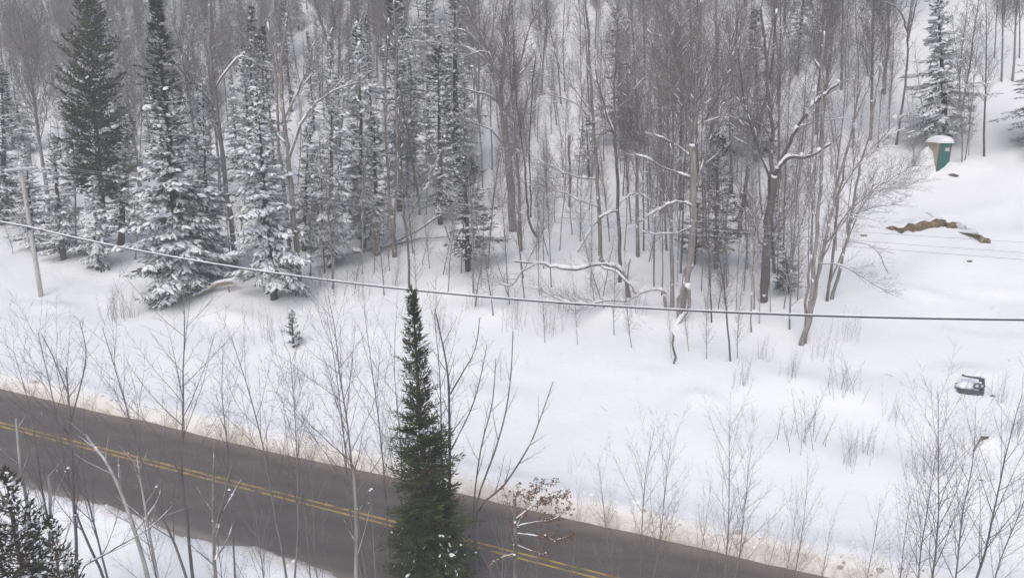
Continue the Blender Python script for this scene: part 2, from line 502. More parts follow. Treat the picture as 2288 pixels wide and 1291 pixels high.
SPEC = {  # per level: segments per metre, wobble, upward pull, side shoots per metre, where they start, angle, length ratio, thickness ratio, tip ratio
    'stout': dict(max=3, seg=(.7, 1.2, 1.8, 2.0), wob=(.035, .09, .13, .16), up=(.03, .06, .045, .03), per=(1.7, 3.6, 6.0), st=(.32, .12, .06), ang=(.62, .68, .75), rat=(.36, .48, .52), thick=(.34, .38, .45), tip=(.2, .15, .3, .5), rmin=.0125),
    'slim': dict(max=3, seg=(.8, 1.4, 2.2, 2.4), wob=(.045, .09, .14, .18), up=(.02, .05, .04, .02), per=(2.3, 4.0, 6.0), st=(.30, .15, .10), ang=(.62, .70, .8), rat=(.22, .46, .45), thick=(.34, .42, .45), tip=(.2, .2, .3, .5), rmin=.009),
    'pole': dict(max=2, seg=(1.0, 1.8, 2.4), wob=(.05, .10, .16), up=(.01, .05, .03), per=(5.6, 6.0), st=(.16, .10), ang=(.75, .75), rat=(.17, .45), thick=(.40, .5), tip=(.2, .35, .5), rmin=.007),
    'sapling': dict(max=3, seg=(1.2, 1.7, 2.6, 3.0), wob=(.035, .055, .08, .10), up=(.015, .09, .06, .04), per=(2.0, 4.2, 4.2), st=(.30, .10, .12), ang=(.58, .66, .72), rat=(.42, .30, .42), thick=(.55, .45, .5), tip=(.16, .16, .35, .5), rmin=.0038),
}

def grow(rng, p, d, L, r, sp, lev, out):
    n = max(2, int(L * sp['seg'][lev]) + 1)
    pts, rad = [p], [r]
    tip = max(sp['rmin'] * .6, r * sp['tip'][lev])
    st = L / n
    ds = [d]
    for i in range(n):
        w = sp['wob'][lev]
        d = unit((d[0] + rng.gauss(0, w), d[1] + rng.gauss(0, w), d[2] + rng.gauss(0, w * .7) + sp['up'][lev]))
        p = (p[0] + d[0] * st, p[1] + d[1] * st, p[2] + d[2] * st)
        pts.append(p); ds.append(d)
        rad.append(r + (tip - r) * ((i + 1) / n) ** .85)
    out[lev].append((pts, rad))
    shoots(rng, pts, rad, ds, L, sp, lev, out)

def shoots(rng, pts, rad, ds, L, sp, lev, out, st=None, dens=1.0):
    if lev >= sp['max']: return
    n = len(pts) - 1
    cnt = max(1, int(L * sp['per'][lev] * dens * rng.uniform(.85, 1.15) + .5))
    a0 = sp['st'][lev] if st is None else st
    az = rng.uniform(0, 6.28)
    for k in range(cnt):
        t = a0 + (1 - a0) * (k + rng.random()) / cnt
        x = t * n; i = min(int(x), n - 1); fr = x - i
        q = tuple(pts[i][c] + (pts[i + 1][c] - pts[i][c]) * fr for c in range(3))
        rr = rad[i] + (rad[i + 1] - rad[i]) * fr
        az += 2.4 + rng.uniform(-.5, .5)
        cd = turned(ds[i + 1], sp['ang'][lev] * rng.uniform(.65, 1.25), rng, az)
        if cd[2] < -.25: cd = (cd[0], cd[1], cd[2] * .3)
        cl = L * sp['rat'][lev] * rng.uniform(.55, 1.2) * (1.12 - .65 * t)
        cr = max(sp['rmin'], rr * sp['thick'][lev] * rng.uniform(.8, 1.1))
        if cl > .12: grow(rng, q, unit(cd), cl, cr, sp, lev + 1, out)

def snow_ridge(b, pts, rad, th, rng, cover=.75, steep=.78):
    """snow lying along the top of a limb, broken where the limb is steep"""
    run = []
    def flush():
        if len(run) >= 2:
            n = len(run)
            P_, R_ = [], []
            for i, (p, r) in enumerate(run):
                k = math.sin(PI * (i + .5) / n) ** .5 * rng.uniform(.3, 1.35)
                hh = th * k
                P_.append((p[0], p[1], p[2] + r * .75 + hh * .35)); R_.append(r * .75 + hh * .55)
            a, z = P_[0], P_[-1]
            b.tube([(2 * a[0] - P_[1][0]) * .3 + a[0] * .7 and a] + P_ + [z], [.004] + R_ + [.004], 5)
        run.clear()
    for i in range(len(pts)):
        a = pts[max(i - 1, 0)]; c = pts[min(i + 1, len(pts) - 1)]
        dz = abs(c[2] - a[2]); l = math.dist(a, c) or 1e-6
        if dz / l < steep and rng.random() < cover: run.append((pts[i], rad[i]))
        else: flush()
    flush()

def bits(b, pts, rng, size, prob):
    for p in pts:
        if rng.random() < prob:
            k = size * rng.uniform(.5, 1.3)
            b.blob((p[0], p[1], p[2] + k * .4), (k, 0, 0), (0, k * rng.uniform(.5, 1), 0), (0, 0, k * .6), rng)

def bare_parts(out, rng, name, mats, snow=.06, cover=.6, steep=.72, sides=(8, 5, 3, 3), blobs=0.0):
    t = MB()
    for pts, rad in out[0]: t.tube(pts, rad, sides[0])
    c = MB()
    for lev in (1, 2, 3):
        for pts, rad in out[lev]: c.tube(pts, rad, sides[lev], 0 if lev == 1 else 1)
    w = MB()
    if snow:
        for lev in (1, 2):
            for pts, rad in out[lev]: snow_ridge(w, pts, rad, snow * (1.0 if lev == 1 else .5), rng, cover * (1 if lev == 1 else .55), steep)
    if blobs:
        for lev in (0, 1, 2):
            for pts, rad in out[lev]: bits(w, pts[1:], rng, .06, blobs * (1 if lev < 2 else .4))
    d = {'trunk': t.mesh(name + '_trunk', [mats[0]]), 'crown': c.mesh(name + '_crown', [mats[0], mats[1]])}
    if w.f: d['snow_cover'] = w.mesh(name + '_snow', [M['snow']])
    return d

def bare_variant(kind, seed, H, r, mats, **kw):
    rng = random.Random(seed)
    out = {0: [], 1: [], 2: [], 3: []}
    grow(rng, (0, 0, -.4), unit((rng.gauss(0, .02), rng.gauss(0, .02), 1)), H + .4, r, SPEC[kind], 0, out)
    d = bare_parts(out, rng, kind, mats, **kw)
    d['H'] = H
    return d

LIB = {
    'stout': [bare_variant('stout', 11 + i, 18.0, .21, (M['bark'], M['twig']), snow=.07, cover=.55) for i in range(5)],
    'dark': [bare_variant('slim', 31 + i, 15.0, .12, (M['bark_dark'], M['twig']), snow=.045, cover=.5) for i in range(3)],
    'slim': [bare_variant('slim', 41 + i, 15.0, .10, (M['bark'], M['twig']), snow=.045, cover=.45) for i in range(4)],
    'pole': [bare_variant('pole', 61 + i, 9.0, .06, (M['bark'], M['twig']), snow=.0) for i in range(4)],
    'pale': [bare_variant('slim', 71 + i, 13.0, .10, (M['bark_pale'], M['twig']), snow=.05, cover=.5) for i in range(2)],
    'sapling': [bare_variant('sapling', 81 + i, 10.0, .052, (M['twig_near'], M['twig_near']), snow=.012, cover=.07, sides=(6, 4, 3, 3)) for i in range(6)],
}

def stems_variant(seed, n, H, spread, r, mats, twig=True, snow=False):
    """several thin stems out of one root"""
    rng = random.Random(seed)
    sp = dict(SPEC['sapling']); sp = {**sp, 'max': 2, 'per': (3.6 if twig else 1.3, 3.0), 'st': (.25, .2), 'rat': (.24, .35), 'rmin': .004, 'wob': (.04, .06, .1), 'up': (.03, .06, .05)}
    out = {0: [], 1: [], 2: [], 3: []}
    for k in range(n):
        a = rng.uniform(0, 2 * PI); q = rng.uniform(.1, 1) * spread
        d = unit((math.cos(a) * q, math.sin(a) * q, 1))
        b0 = (rng.gauss(0, .42), rng.gauss(0, .42), -.15)
        grow(rng, b0, d, H * rng.uniform(.28, 1.05), r * rng.uniform(.6, 1.1), sp, 0, out)
    b = MB()
    for lev in (0, 1, 2):
        for pts, rad in out[lev]: b.tube(pts, rad, (4, 3, 3)[lev])
    d = {'stems': b.mesh('stems', [mats]), 'H': H}
    return d
LIB['shrub'] = [stems_variant(101 + i, 18, 3.2, .26, .0105, M['twig_near']) for i in range(4)]
LIB['weed'] = [stems_variant(121 + i, 7, 1.6, .35, .009, M['twig_near'], False) for i in range(3)]

# ------------------------------------------------------------------ conifers
def conifer(seed, H, Wd, mats, prof=.85, cb=.08, whorl=.42, nb=6, droop=.35, spray=.38, tuft=(.34, .055), snow=lambda z: .5, frost=.25, blob=.17, thin=1.0, sub=(.55, .85), rag=.35, lop=1.0):
    rng = random.Random(seed)
    ph1, ph2 = rng.uniform(0, 6.28), rng.uniform(0, 6.28)
    tr, cr, sw = MB(), MB(), MB()
    tp = [(0, 0, -.5)]; tradius = [H * .0125 + .03]
    for i in range(1, 13):
        z = H * i / 12
        tp.append((rng.gauss(0, .02 * H / 12), rng.gauss(0, .02 * H / 12), z)); tradius.append((H * .0125 + .03) * (1 - i / 12) + .012)
    tr.tube(tp, tradius, 7)
    z = H * cb
    while z < H * .985:
        rel = z / H
        Lm = Wd * (1 - rel) ** prof * (1.0 if rel > cb + .12 else .72 + .28 * (rel - cb) / .12)
        Lm *= rng.uniform(1 - rag, 1 + rag * .5)
        for k in range(max(3, int(nb * (.6 + .4 * (1 - rel))))):
            if rng.random() > thin: continue
            az = rng.uniform(0, 2 * PI)
            L = max(.12, Lm * rng.uniform(.5, 1.12) * (1 + lop * (.30 * math.sin(az * 2 + z * .55 + ph1) + .22 * math.sin(az * 3 - z * 1.3 + ph2))))
            load = rng.choice((.25, .6, .9, 1.15, 1.3))
            el = .55 * rel + .10 - droop * (1 - rel) + rng.gauss(0, .08)
            d = (math.cos(az) * math.cos(el), math.sin(az) * math.cos(el), math.sin(el))
            p = (0, 0, z + rng.uniform(-.5, .5) * whorl)
            ns = 5
            pts = [p]
            for i in range(ns):
                lift = -.10 * droop if i < 3 else .12
                d = unit((d[0] + rng.gauss(0, .04), d[1] + rng.gauss(0, .04), d[2] + lift))
                p = (p[0] + d[0] * L / ns, p[1] + d[1] * L / ns, p[2] + d[2] * L / ns)
                pts.append(p)
            r0 = .010 + .012 * L
            cr.tube(pts, [r0 * (1 - .8 * i / ns) for i in range(ns + 1)], 3, 1)
            sv = unit((-math.sin(az), math.cos(az), 0))
            s_amt = snow(rel) * load
            m = max(2, int(L / spray * 1.6))
            for j in range(m):
                t = .18 + .82 * (j + rng.random()) / m
                x = t * ns; i = min(int(x), ns - 1); fr = x - i
                q = tuple(pts[i][c] + (pts[i + 1][c] - pts[i][c]) * fr for c in range(3))
                dd = unit(tuple(pts[i + 1][c] - pts[i][c] for c in range(3)))
                for sg in (-1, 1):
                    a = rng.uniform(*sub)
                    e = unit((dd[0] * math.cos(a) + sv[0] * sg * math.sin(a), dd[1] * math.cos(a) + sv[1] * sg * math.sin(a), dd[2] * math.cos(a) - rng.uniform(0, .25) * droop - .03))
                    ls = max(.10, L * .38 * (1.1 - t * .75) * rng.uniform(.6, 1.15))
                    nt_ = max(1, int(ls / (tuft[0] * .42)))
                    for h in range(nt_):
                        o = ls * (h + rng.random() * .6) / nt_
                        b0 = (q[0] + e[0] * o, q[1] + e[1] * o, q[2] + e[2] * o)
                        e2 = unit((e[0] + rng.gauss(0, .28), e[1] + rng.gauss(0, .28), e[2] + rng.gauss(0, .22)))
                        rx = unit((e2[1] + rng.gauss(0, .2), -e2[0] + rng.gauss(0, .2), rng.gauss(0, .45)))
                        fm = 2 if rng.random() < frost * min(1.0, s_amt * 2) else 0
                        cr.diamond(b0, e2, rx, tuft[0] * rng.uniform(.7, 1.25), tuft[1] * rng.uniform(.7, 1.3), fm)
                    for h in range(2):
                        if rng.random() > s_amt: continue
                        o = ls * rng.uniform(.15, 1.0)
                        kz = min(1.5, rng.lognormvariate(-.12, .40)); al = blob * rng.uniform(.6, 1.5) * kz; wl = blob * rng.uniform(.38, .75) * kz
                        mid = (q[0] + e[0] * o, q[1] + e[1] * o, q[2] + e[2] * o + .03 + wl * .3)
                        dz = rng.uniform(.0, .75)
                        ax = (e[0] * al, e[1] * al, (e[2] - dz) * al)
                        ay = unit((-e[1] + rng.gauss(0, .2), e[0] + rng.gauss(0, .2), rng.gauss(0, .2))); ay = (ay[0] * wl, ay[1] * wl, ay[2] * wl)
                        sw.blob(mid, ax, ay, (0, 0, wl * rng.uniform(.55, 1.0)), rng, 0, .3)
            # the leader of the branch
            for h in range(4):
                q = pts[ns - 1 if h % 2 else ns]
                e2 = unit((d[0] + rng.gauss(0, .3), d[1] + rng.gauss(0, .3), d[2] + rng.gauss(0, .2)))
                cr.diamond(q, e2, unit((-e2[1], e2[0], .1)), tuft[0] * 1.1, tuft[1], 0)
            if rng.random() < s_amt * .8:
                q = pts[ns - 1]; wl = blob * rng.uniform(.5, .95)
                sw.blob((q[0], q[1], q[2] + .05), (d[0] * wl * 1.6, d[1] * wl * 1.6, d[2] * wl - .3 * wl), (sv[0] * wl, sv[1] * wl, 0), (0, 0, wl * .7), rng, 0, .28)
        z += whorl * rng.uniform(.6, 1.3) * (1 - .45 * rel)
    # tufts round the leading shoot
    for h in range(14):
        zz = H * (.96 + .045 * h / 14)
        a = rng.uniform(0, 6.28)
        cr.diamond((0, 0, zz), unit((math.cos(a), math.sin(a), 1.2)), unit((-math.sin(a), math.cos(a), 0)), tuft[0] * .6, tuft[1] * .7, 0)
    d = {'trunk': tr.mesh('conifer_trunk', [M['bark_red']]), 'crown': cr.mesh('conifer_crown', [mats, M['brown'] if mats in (M['needle_near'], M['cedar_near']) else M['bark_red'], M['frost']], False), 'H': H, 'W': Wd}
    if sw.f: d['snow_load'] = sw.mesh('conifer_snow', [M['snow']])
    return d

LIB['laden'] = [conifer(201 + i, 16, 2.9, M['needle'], snow=lambda z: .95 - .30 * z, frost=.72, blob=.15, whorl=.34, droop=.62, nb=7, rag=.6, thin=.9) for i in range(3)]
LIB['dusted'] = [conifer(211 + i, 18, 2.7, M['needle'], snow=lambda z: .58 * max(0, 1 - z * .9), frost=.48, blob=.15, nb=7, whorl=.36, droop=.55, rag=.6, thin=.9) for i in range(3)]
LIB['narrow'] = [conifer(221 + i, 17, 1.7, M['needle'], snow=lambda z: .55 - .3 * z, frost=.45, blob=.15, nb=6, whorl=.40, thin=.9, cb=.15, droop=.6) for i in range(2)]
LIB['heavy'] = [conifer(231, 8, 2.0, M['needle'], snow=lambda z: 1.0, frost=.75, blob=.15, whorl=.30, droop=.85)]
LIB['hemlock'] = [conifer(241 + i, 10, 2.2, M['hemlock'], snow=lambda z: .24, frost=.28, blob=.10, whorl=.34, nb=7, thin=.9, cb=.2, prof=.6, droop=.4) for i in range(2)]
LIB['spire'] = [conifer(251, 21, 3.4, M['needle'], prof=1.0, snow=lambda z: .85 * max(0, 1 - z * 1.4) + .02, frost=.55, blob=.17, whorl=.33, nb=10, lop=.55, droop=.5, cb=.04, rag=.22)]
LIB['cedar'] = [conifer(261, 18, 3.2, M['cedar'], prof=.42, cb=.22, snow=lambda z: .07 + .25 * max(0, .55 - z), frost=.25, blob=.12, whorl=.26, nb=8, droop=.05, tuft=(.36, .075), rag=.25, lop=.35, thin=.92)]
LIB['lone'] = [conifer(271, 13.2, 2.3, M['needle_near'], prof=.92, cb=.08, whorl=.17, nb=8, droop=.16, spray=.16, tuft=(.22, .026), snow=lambda z: .022 if z < .26 else 0.0, frost=0.0, blob=.08, lop=.3, rag=.30, sub=(.5, .95))]
LIB['tiny'] = [conifer(281, 1.9, .55, M['hemlock'], cb=.1, whorl=.13, nb=5, droop=.1, spray=.14, tuft=(.14, .022), snow=lambda z: .2, frost=.2, blob=.05)]
LIB['bushcedar'] = [conifer(291, 6.2, 1.6, M['cedar_near'], prof=.5, cb=.02, whorl=.17, nb=8, droop=.1, spray=.20, tuft=(.18, .032), snow=lambda z: .16, frost=.22, blob=.06, thin=.72, rag=.3, lop=.3)]

# ------------------------------------------------------------------ placing
PLACED = []                                  # (object, base, kind word) for the labels
def put(name, lib, base, top=None, H=None, wide=1.0, rz=None, label=None, cat='tree', group=None, seed=0):
    rng = random.Random(seed * 7919 + int(abs(base[0]) * 131 + abs(base[1]) * 17))
    base = Vector(base)
    up = (Vector(top) - base) if top is not None else Vector((0, 0, H))
    L = up.length
    k = L / lib['H']
    r = root(name, label, cat, base, group)
    q = Vector((0, 0, 1)).rotation_difference(up.normalized()) @ Quaternion((0, 0, 1), rng.uniform(0, 2 * PI) if rz is None else rz)
    r.rotation_mode = 'QUATERNION'
    r.rotation_quaternion = q
    r.scale = (k * wide, k * wide, k)
    for part in ('trunk', 'crown', 'snow_cover', 'snow_load', 'stems'):
        if part in lib:
            if part == 'stems' :
                pass
            c_ = link(part, lib[part], r)
            if part.startswith('snow'): c_['kind'] = 'stuff'
    PLACED.append(r)
    return r

def put_px(name, kind, i, ub, vb, ut, vt, wide=1.0, **kw):
    b = spot(ub, vb)
    t = at(ut, vt, b.y)
    lib = LIB[kind][i % len(LIB[kind])]
    b.z -= .1
    return put(name, lib, b, t, wide=wide, seed=ub, **kw)

def put_conifer(name, kind, i, ub, vb, ut, vt, wpx, **kw):
    b = spot(ub, vb)
    t = at(ut, vt, b.y)
    lib = LIB[kind][i % len(LIB[kind])]
    want = wpx * 1.16 / 2 * b.y / FPX                # half width in metres
    k = (t - b).length / lib['H']
    return put(name, lib, b, t, wide=max(.45, min(2.6, want / (lib['W'] * k))), seed=ub, **kw)

#@@PLACEMENT@@
# ------------------------------------------------------------------ trees drawn limb by limb
def smooth(pts, k=3):
    out = []
    n = len(pts)
    for i in range(n - 1):
        a, b, c, d = pts[max(i - 1, 0)], pts[i], pts[i + 1], pts[min(i + 2, n - 1)]
        for j in range(k):
            t = j / k
            out.append(tuple(.5 * (2 * b[q] + (c[q] - a[q]) * t + (2 * a[q] - 5 * b[q] + 4 * c[q] - d[q]) * t * t + (3 * b[q] - a[q] - 3 * c[q] + d[q]) * t ** 3) for q in range(3)))
    out.append(pts[-1])
    return out

def custom(name, label, limbs, base, mats=('bark', 'twig'), sp='slim', cat='tree', group=None, seed=1, snow=.10, cover=.72, sink=.35, sides=9):
    """limbs: (level, [(u, v, metres behind the base)], width at start and end in photo pixels, snow depth, shoot density, where shoots start)"""
    rng = random.Random(seed)
    b = spot(*base)
    out = {0: [], 1: [], 2: [], 3: []}
    spec = SPEC[sp]
    sw = MB()
    mine = []
    for lev, px, w0, w1, sd, dens, st in limbs:
        P_ = []
        for i, q in enumerate(px):
            w = at(q[0], q[1], b.y + (q[2] if len(q) > 2 else 0))
            if lev == 0 and i == 0 and (q[0], q[1]) == tuple(base): w.z -= sink
            P_.append(tuple(w - b))
        P_ = smooth(P_)
        n = len(P_)
        P_ = [P_[0]] + [tuple(c + rng.gauss(0, .045) for c in p) for p in P_[1:-1]] + [P_[-1]]
        sc = b.y / FPX / 2 * (.66 if cat == 'tree' else .72)
        sd *= .62
        rad = [(w0 + (w1 - w0) * i / (n - 1)) * sc * rng.uniform(.94, 1.06) for i in range(n)]
        if lev == 0: rad[0] *= 1.25
        out[lev].append((P_, rad)); mine.append((lev, P_, rad, sd))
        L = sum(math.dist(P_[i], P_[i + 1]) for i in range(n - 1))
        ds = [unit(tuple(P_[min(i + 1, n - 1)][c] - P_[max(i - 1, 0)][c] for c in range(3))) for i in range(n)]
        if dens > 0: shoots(rng, P_, rad, ds, min(L, 8.0), spec, max(lev, 0), out, st, dens)
    t = MB()
    for pts, rad in out[0]: t.tube(pts, rad, sides, cap=True)
    c = MB()
    for lev in (1, 2, 3):
        for pts, rad in out[lev]: c.tube(pts, rad, (9, 6, 3, 3)[lev], 0 if lev == 1 else 1, cap=lev == 1)
    for lev, pts, rad, sd in mine:
        if sd > 0: snow_ridge(sw, pts, rad, sd, rng, cover, .93)
    done = {id(p) for _, p, _, _ in mine}
    for lev in (1, 2):
        for pts, rad in out[lev]:
            if id(pts) not in done and snow: snow_ridge(sw, pts, rad, snow * .5, rng, .5, .75)
    r = root(name, label, cat, b, group)
    link('trunk', t.mesh('drawn_trunk', [M[mats[0]]]), r)
    if c.f: link('crown', c.mesh('drawn_crown', [M[mats[0]], M[mats[1]]]), r)
    if sw.f: link('snow_cover', sw.mesh('drawn_snow', [M['snow']]), r)['kind'] = 'stuff'
    PLACED.append(r)
    return r

LANDMARK = {}
def mark(name, o): LANDMARK[name] = o; return o

mark('the forked maple', custom('maple_tree', 'thick forked bare maple with long snow-topped limbs reaching left', [
    (0, [(1148, 515), (1142, 430), (1136, 350), (1128, 290), (1121, 250)], 27, 21, 0, .0, .5),
    (1, [(1124, 275, 0), (1106, 190, -.5), (1096, 140, -1), (1080, 90, -1), (1052, 40, -1), (1030, -20, -1)], 13, 5, .05, .9, .2),
    (1, [(1121, 258, 0), (1120, 170, .5), (1128, 90, .8), (1140, 0, 1), (1150, -70, 1)], 15, 6, .0, .9, .15),
    (1, [(1123, 262, 0), (1148, 190, 1), (1168, 120, 1.5), (1183, 60, 2), (1212, 5, 2)], 10, 4, .05, .9, .2),
    (1, [(1128, 285, 0), (1140, 215, -1), (1160, 170, -1.5), (1196, 124, -2)], 8, 4, .12, .7, .3),
    (1, [(1103, 182, -.5), (1085, 138, -1), (1050, 108, -1.5), (990, 97, -2), (924, 92, -2)], 8, 3, .10, .8, .3),
    (1, [(1110, 225, -.2), (1094, 214, -1), (1060, 204, -1.6), (1028, 196, -2)], 9, 6, .15, .5, .4),
    (1, [(1100, 160, -.6), (1092, 118, -1.5), (1064, 118, -2), (1042, 128, -2)], 7, 4, .14, .5, .5),
    (1, [(1096, 140, -1), (1062, 88, -1.5), (1030, 66, -1), (1000, 70, 0)], 6, 3, .08, .7, .3),
    (1, [(1130, 330, 0), (1095, 290, -1), (1060, 275, -1.6), (1030, 262, -2)], 6, 3, .08, .7, .3),
    (1, [(1134, 360, 0), (1160, 300, .8), (1175, 240, 1.2), (1180, 180, 1.6)], 7, 3, .05, .8, .2)], (1148, 515), sp='stout', seed=5))
mark('the two-stemmed trunk', custom('bare_tree', 'dark trunk forking low into two straight grey stems', [
    (0, [(882, 573), (879, 525), (877, 482)], 18, 16, 0, 0, .5),
    (0, [(877, 488), (868, 430), (866, 380), (860, 280), (862, 150), (868, 40)], 11, 5, 0, .8, .35),
    (0, [(879, 492), (890, 420), (888, 340), (884, 240), (886, 100), (880, 0)], 10, 5, 0, .8, .35)], (882, 573), sp='slim', seed=6, mats=('bark', 'twig')))
mark('the leaning maple', custom('maple_tree', 'crooked thick maple leaning right with two snow-loaded limbs on its left', [
    (0, [(1522, 705), (1530, 640), (1542, 590), (1548, 520), (1549, 440), (1547, 370), (1545, 322)], 27, 22, 0, 0, .5),
    (1, [(1545, 330), (1535, 260, .4), (1520, 190, .8), (1500, 120, 1), (1490, 40, 1), (1480, -50, 1)], 12, 5, 0, .9, .15),
    (1, [(1546, 330), (1556, 260, -.4), (1553, 190, -.6), (1560, 100, -.8), (1570, -10, -1)], 13, 5, 0, .9, .15),
    (1, [(1548, 335), (1580, 262, .5), (1612, 190, .8), (1640, 115, 1)], 9, 4, .05, .9, .2),
    (1, [(1543, 398), (1500, 382, -1), (1460, 360, -1.6), (1408, 338, -2)], 11, 4, .16, .7, .3),
    (1, [(1547, 465), (1520, 450, -1), (1490, 456, -1.4), (1460, 476, -1.8), (1428, 496, -2)], 10, 4, .17, .7, .3),
    (1, [(1545, 350), (1500, 316, .6), (1450, 298, 1)], 7, 3, .10, .8, .3),
    (1, [(1548, 420), (1572, 360, .5), (1590, 300, .8)], 7, 4, .06, .7, .3),
    (1, [(1548, 505), (1510, 520, -.6), (1475, 523, -1), (1440, 520, -1)], 5, 3, .10, .7, .3)], (1522, 705), sp='stout', seed=7))
mark('the maple with the broken limb', custom('maple_tree', 'stout dark maple with a curved limb and a broken snow-covered limb', [
    (0, [(1706, 672), (1710, 600), (1716, 520), (1722, 450), (1732, 392)], 31, 24, 0, 0, .5),
    (1, [(1730, 398), (1742, 371, -.3), (1765, 351, -.6), (1800, 353, -1), (1830, 336, -1), (1856, 320, -1)], 18, 10, .20, .3, .5),
    (0, [(1724, 442), (1722, 380, .5), (1725, 320, 1), (1720, 220, 1.4), (1712, 120, 1.6), (1700, 10, 1.8)], 17, 7, 0, .9, .3),
    (1, [(1740, 374), (1764, 320, -.6), (1790, 270, -1), (1815, 235, -1.2), (1845, 209, -1.2), (1873, 184, -1.2)], 13, 9, .24, .25, .3),
    (1, [(1722, 404), (1700, 340, .4), (1680, 290, .6), (1660, 200, .8), (1650, 100, 1)], 11, 4, .04, .9, .2),
    (1, [(1712, 560), (1690, 520, -.6), (1672, 470, -.9), (1660, 420, -1)], 7, 3, .06, .9, .3)], (1706, 672), sp='stout', seed=8, mats=('bark_dark', 'twig')))
mark('the many-stemmed ash clump', custom('ash_tree', 'tall clump of grey stems fanning right from one base in open snow', [
    (0, [(1790, 770), (1808, 700), (1818, 620), (1826, 520), (1832, 420), (1838, 300), (1836, 180), (1842, 70)], 19, 5, 0, .9, .45),
    (0, [(1796, 766, .2), (1815, 690, .3), (1830, 600, .3), (1845, 540, .2), (1860, 460, 0), (1882, 370, -.3), (1910, 270, -.6), (1942, 195, -1)], 16, 4, 0, .9, .35),
    (0, [(1800, 740, .3), (1805, 640, .5), (1814, 560, .8), (1812, 440, 1), (1814, 340, 1.2), (1822, 190, 1.3)], 10, 4, 0, .9, .4),
    (1, [(1830, 588), (1880, 592, -1), (1930, 622, -1.5), (1992, 656, -2)], 5, 2, .03, 1.2, .3),
    (1, [(1845, 545), (1900, 470, -1), (1950, 425, -1.6), (2000, 396, -2), (2046, 366, -2.4)], 6, 1.5, .0, 1.1, .3),
    (1, [(1838, 575), (1880, 500, -.6), (1930, 470, -1), (2000, 455, -1)], 5, 2, .0, 1.1, .3),
    (1, [(1862, 455), (1910, 380, -.6), (1960, 320, -1), (2010, 270, -1)], 5, 2, 0, 1.0, .3)], (1790, 770), sp='slim', seed=9, sides=7))
custom('ash_tree', 'straight grey stem just right of the ash clump, left one of the pair', [
    (0, [(1848, 672), (1858, 600), (1868, 500), (1880, 400), (1900, 300), (1925, 190)], 11, 4, 0, 1.0, .35)], (1848, 672), sp='slim', seed=10, sides=7)
custom('ash_tree', 'straight grey stem leaning right, outermost of the stems beside the ash clump', [
    (0, [(1858, 668), (1880, 590), (1900, 500), (1912, 420), (1930, 340), (1955, 230), (1968, 140)], 12, 4, 0, 1.0, .3),
    (1, [(1900, 500), (1950, 430, -.6), (2010, 420, -1), (2060, 400, -1)], 5, 2, 0, 1.0, .3),
    (1, [(1895, 540), (1940, 545, -.6), (1970, 580, -1), (1985, 610, -1)], 4, 2, 0, 1.0, .3)], (1858, 668), sp='slim', seed=11, sides=7)
mark('the twin grey trunks', custom('maple_tree', 'grey maple right of the snow-laden spruce with a long snowy limb', [
    (0, [(672, 655), (662, 540), (648, 420), (640, 330), (632, 250), (628, 150), (640, 30)], 21, 8, 0, .9, .4),
    (1, [(646, 352), (672, 280, -.5), (712, 226, -1), (765, 196, -1.4), (802, 184, -1.6)], 10, 4, .13, .7, .4),
    (1, [(638, 320), (612, 290, -.5), (600, 268, -.8), (586, 256, -1)], 9, 6, .20, .4, .5),
    (1, [(634, 270), (668, 200, .5), (690, 150, .8), (700, 100, 1)], 9, 4, .05, 1, .2)], (672, 655), sp='stout', seed=12))
custom('bare_tree', 'thin grey trunk behind the snow-laden spruce, left neighbour of the long-limbed maple', [
    (0, [(652, 600), (640, 480), (632, 400), (620, 300), (618, 180), (598, 50)], 14, 6, 0, .9, .4)], (652, 600), sp='stout', seed=13)
custom('bare_tree', 'old trunk opening into a white snow-plastered V below the top edge', [
    (0, [(742, 330), (738, 220), (736, 120), (734, 88)], 14, 12, 0, .3, .5),
    (1, [(734, 90), (716, 48, -.6), (706, 10, -1), (696, -30, -1)], 10, 6, .30, .5, .3),
    (1, [(735, 90), (748, 52, -.6), (744, 20, -1), (760, -20, -1)], 10, 6, .30, .5, .3)], (742, 330), sp='stout', seed=14)
mark('the trunk between the spruces', custom('maple_tree', 'tall grey trunk standing between the spire spruce and the snow-laden spruce', [
    (0, [(528, 600), (515, 480), (497, 350), (482, 220), (470, 100), (466, -30)], 18, 9, 0, .9, .4),
    (1, [(486, 255), (450, 205, -.6), (425, 185, -1), (385, 128, -1)], 8, 4, .10, .8, .3),
    (1, [(480, 200), (530, 130, .6), (560, 135, 1), (600, 160, 1)], 7, 4, .12, .8, .3)], (528, 600), sp='stout', seed=15))
custom('bare_tree', 'slim dark young tree rising above the tip of the foreground spruce', [
    (0, [(915, 645), (912, 560), (905, 490), (897, 410), (893, 340), (890, 240)], 9, 5, 0, 1.1, .35),
    (1, [(906, 500), (935, 440, -.5), (960, 390, -.8), (990, 330, -1)], 4, 1.5, .03, .9, .3)], (915, 645), sp='slim', seed=16, mats=('bark_dark', 'twig'))
custom('bare_tree', 'grey trunk at left of the middle pair, with a crooked snowy limb', [
    (0, [(1345, 590), (1340, 500), (1336, 410), (1330, 330), (1322, 240), (1318, 130), (1308, -30)], 15, 7, 0, .8, .35),
    (1, [(1334, 400), (1300, 398, -.5), (1270, 390, -.8), (1235, 375, -1), (1180, 340, -1.2)], 7, 3, .18, .8, .4),
    (1, [(1338, 462), (1300, 450, -.5), (1260, 432, -.8), (1225, 420, -1), (1190, 395, -1.2)], 6, 3, .12, .8, .4),
    (1, [(1322, 250), (1285, 200, .3), (1255, 160, .5), (1240, 110, .7)], 6, 3, .09, .9, .3),
    (1, [(1324, 280), (1290, 235, -.3), (1245, 215, -.5), (1215, 210, -.7)], 6, 3, .09, .9, .3)], (1345, 590), sp='stout', seed=17)
